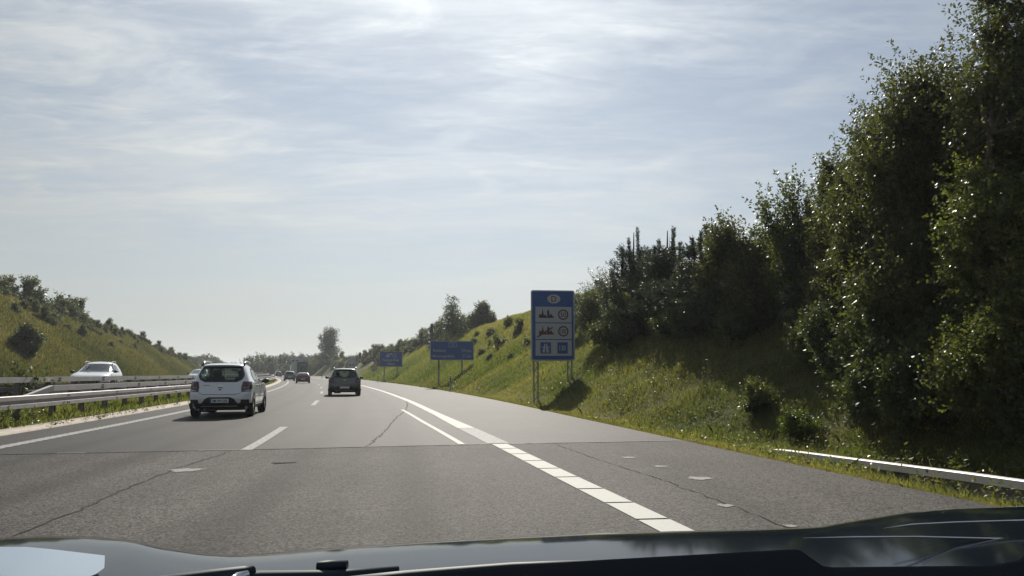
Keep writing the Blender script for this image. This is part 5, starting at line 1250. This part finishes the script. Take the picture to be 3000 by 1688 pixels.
g = 'shrubs scattered on the left slope'
bush('big dark round bush halfway up the left grass slope', 72, 66.0, 955, 1.35, 1.2, 91, 'shrub', .16, 420, 18, fill=.5, tint=.25, nl=10)
for i in range(56):
    Y = RNG.uniform(62, 200); top = float(np.interp(Y, *HL)) / SLL; q = RNG.uniform(.35, 1.0) ** .8; k = (i * 5 + 3) % 4; X = lX(Y, top * q); w = where_left(X, Y)
    put(PR[k], 'shrub', KIND[k] + ' scattered on the left grass slope ' + w, X, Y, RNG.uniform(.22, .62), 'left grass slope, ' + KIND[k] + ' ' + w)
for i in range(72):
    Y = RNG.uniform(80, 210); top = float(np.interp(Y, *HL)) / SLL; k = (i * 7 + 1) % 4; X = lX(Y, top * RNG.uniform(.66, .99)); w = where_left(X, Y)
    put(PR[k], 'shrub', KIND[k] + ' in the scrub under the left ridge ' + w, X, Y, RNG.uniform(.35, .75), 'scrub under the left ridge, ' + KIND[k] + ' ' + w)
# far woods
def wood(label, spec, g):
    for px, Y, ytop, k, wk in spec:
        X = at(px, Y); z = float(terrain(X, Y)); hh = hgt(ytop, Y) - z; pr = FR[k]; base_h = (7.0, 5.5, 9.0, 6.0)[k]
        s = hh / (base_h * 1.0); t = put(pr, 'wood_tree', label, X, Y, s * wk, g, scz=1 / wk, cat='tree')
rs = np.random.default_rng(5)
left_sp = [(px, rs.uniform(300, 380), 1046 + abs(px - 600) * .16 + rs.uniform(-6, 8), int(rs.integers(4)), rs.uniform(.9, 1.3)) for px in np.arange(556, 646, 9)]
wood('bluish far tree in the hazy clump left of the white hatchback', left_sp, 'far clump left of the white hatchback')
mid_sp = [(px, rs.uniform(390, 520), 1066 + rs.uniform(-5, 6), int(rs.integers(4)), rs.uniform(1., 1.5)) for px in np.arange(625, 735, 8)]
wood('far low tree on the horizon above the white hatchback roof', mid_sp, 'far trees above the white hatchback')
r_sp = [(px, rs.uniform(300, 370), 1046 + rs.uniform(-10, 14), int(rs.integers(4)), rs.uniform(.9, 1.3)) for px in np.arange(735, 985, 7.5)]
wood('tree of the dark wood where the road bends away', r_sp, 'wood at the bend')
r2 = [(px, rs.uniform(262, 295), 1068 + rs.uniform(-8, 14), int(rs.integers(4)), rs.uniform(.9, 1.2)) for px in np.arange(800, 1010, 11)]
wood('lower tree in front of the dark wood at the bend', r2, 'front trees of the wood at the bend')
# --- grass
def blades(name, label, X, Y, h, w, mat, tintv, rng, bend=.35):
    n = len(X); Z = terrain(X, Y); a = rng.uniform(0, 2 * pi, n); wv = np.stack([np.cos(a), np.sin(a), 0 * a], 1) * (w / 2)[:, None]
    bd = rng.normal(size=(n, 2)) * bend * h[:, None]; P = np.stack([X, Y, Z - .02], 1)
    mid = P + np.stack([bd[:, 0] * .3, bd[:, 1] * .3, h * .6], 1); tip = P + np.stack([bd[:, 0], bd[:, 1], h], 1)
    V = np.stack([P - wv, P + wv, mid + wv * .7, tip, mid - wv * .7], 1).reshape(-1, 3)
    i = np.arange(n) * 5; Fq = np.stack([i, i + 1, i + 2, i + 3, i + 4], 1)
    o = ob(name, np_mesh(name, V, Fq, M[mat], False, tintv)); o['kind'] = 'stuff'; tag(o, label, 'grass'); return o
def patchy(X, Y, s=.25, ph=0.): return .5 + .25 * np.sin(X * s * 1.7 + Y * s + ph) * np.sin(Y * s * 1.3 - X * s * .4 + 1 + ph) + .25 * np.sin(X * s * .6 + 2.1 * Y * s * .5 + ph)
rg = np.random.default_rng(99)
def scatter(n, y0, y1, r0, r1, pw=1.0, side=1):
    Y = y0 * (y1 / y0) ** (rg.uniform(0, 1, n) ** pw); r = r0 + (r1 - r0) * rg.uniform(0, 1, n)
    return (xL(Y) + wE(Y) + r if side > 0 else xL(Y) - r), Y, r
X, Y, r = scatter(380000, 7.5, 60, .05, 11.5); k = patchy(X, Y, .5); k2 = patchy(X, Y, 2.1, 1.7)
hh = rg.uniform(.04, .14, len(X)) * (1 + .008 * Y) * np.where(r < 1.3, .7, 1.0) * np.where(rg.uniform(0, 1, len(X)) < .04, 1.9, 1.0) * (.45 + 1.1 * np.clip(k2, 0, 1)); 
blades('grass', 'long green grass covering the near right verge and slope', X, Y, hh, .0035 + .00036 * Y, 'grass', np.clip(k * .75 + (k2 - .5) * .25 + rg.normal(.08, .16, len(X)) + np.where(r < 1.4, .25, 0), 0, 1), rg)
X, Y, r = scatter(160000, 55, 180, .05, 13.5); k = patchy(X, Y, .2)
blades('grass', 'sunlit grass on the farther right slope below the blue signs', X, Y, rg.uniform(.10, .28, len(X)) * (1 + .003 * Y), .014 + .0005 * Y, 'grass', np.clip(k * .5 + rg.normal(.10, .18, len(X)) + .55 * np.clip((r - 4) / 7, 0, 1) * np.clip(.3 + 1.2 * patchy(X, Y, .33, 2.2), 0, 1), 0, 1), rg)
X, Y, r = scatter(60000, 7, 70, .0, .6); 
blades('verge_grass', 'brownish dry grass fringe along the asphalt edge', X, Y, rg.uniform(.02, .075, len(X)) * (1 + .012 * Y), .003 + .00036 * Y, 'grass_dry', rg.uniform(.5, 1, len(X)), rg)
X, Y, r = scatter(30000, 12, 110, 1.9, 4.9, 1.0, -1); k = patchy(X, Y, .9)
blades('median_grass', 'tufted grass under the median guardrails', X, Y, rg.uniform(.06, .24, len(X)) * (1 + .006 * Y), .010 + .0006 * Y, 'grass', np.clip(k * .6 + rg.normal(.1, .2, len(X)), 0, 1), rg)
X, Y, r = scatter(190000, 50, 230, 17.2, 34, 1.0, -1); k = patchy(X, Y, .16)
blades('slope_grass', 'dry yellow green grass on the left embankment', X, Y, rg.uniform(.12, .34, len(X)) * (1 + .003 * Y), .018 + .0006 * Y, 'grass_dry', np.clip(k * .6 - .05 + .35 * patchy(X, Y, .45, 1.1) * np.clip((r - 20) / 6, 0, 1) + rg.normal(.0, .16, len(X)), 0, 1), rg)
# ------------------------------------------------------------------ air
hz_m = bpy.data.materials.new('haze'); hz_m.use_nodes = True; hn = hz_m.node_tree.nodes; hl = hz_m.node_tree.links
hn.remove(hn['Principled BSDF']); pv = hn.new('ShaderNodeVolumePrincipled'); pv.inputs['Color'].default_value = (.90, .95, 1.0, 1); pv.inputs['Density'].default_value = .00033; pv.inputs['Anisotropy'].default_value = .3
hl.new(pv.outputs[0], hn['Material Output'].inputs['Volume'])
b = MB(); b.box((-80, 500, 17.0), (11000, 11000, 38.5)); b.build('haze', hz_m)['kind'] = 'stuff'
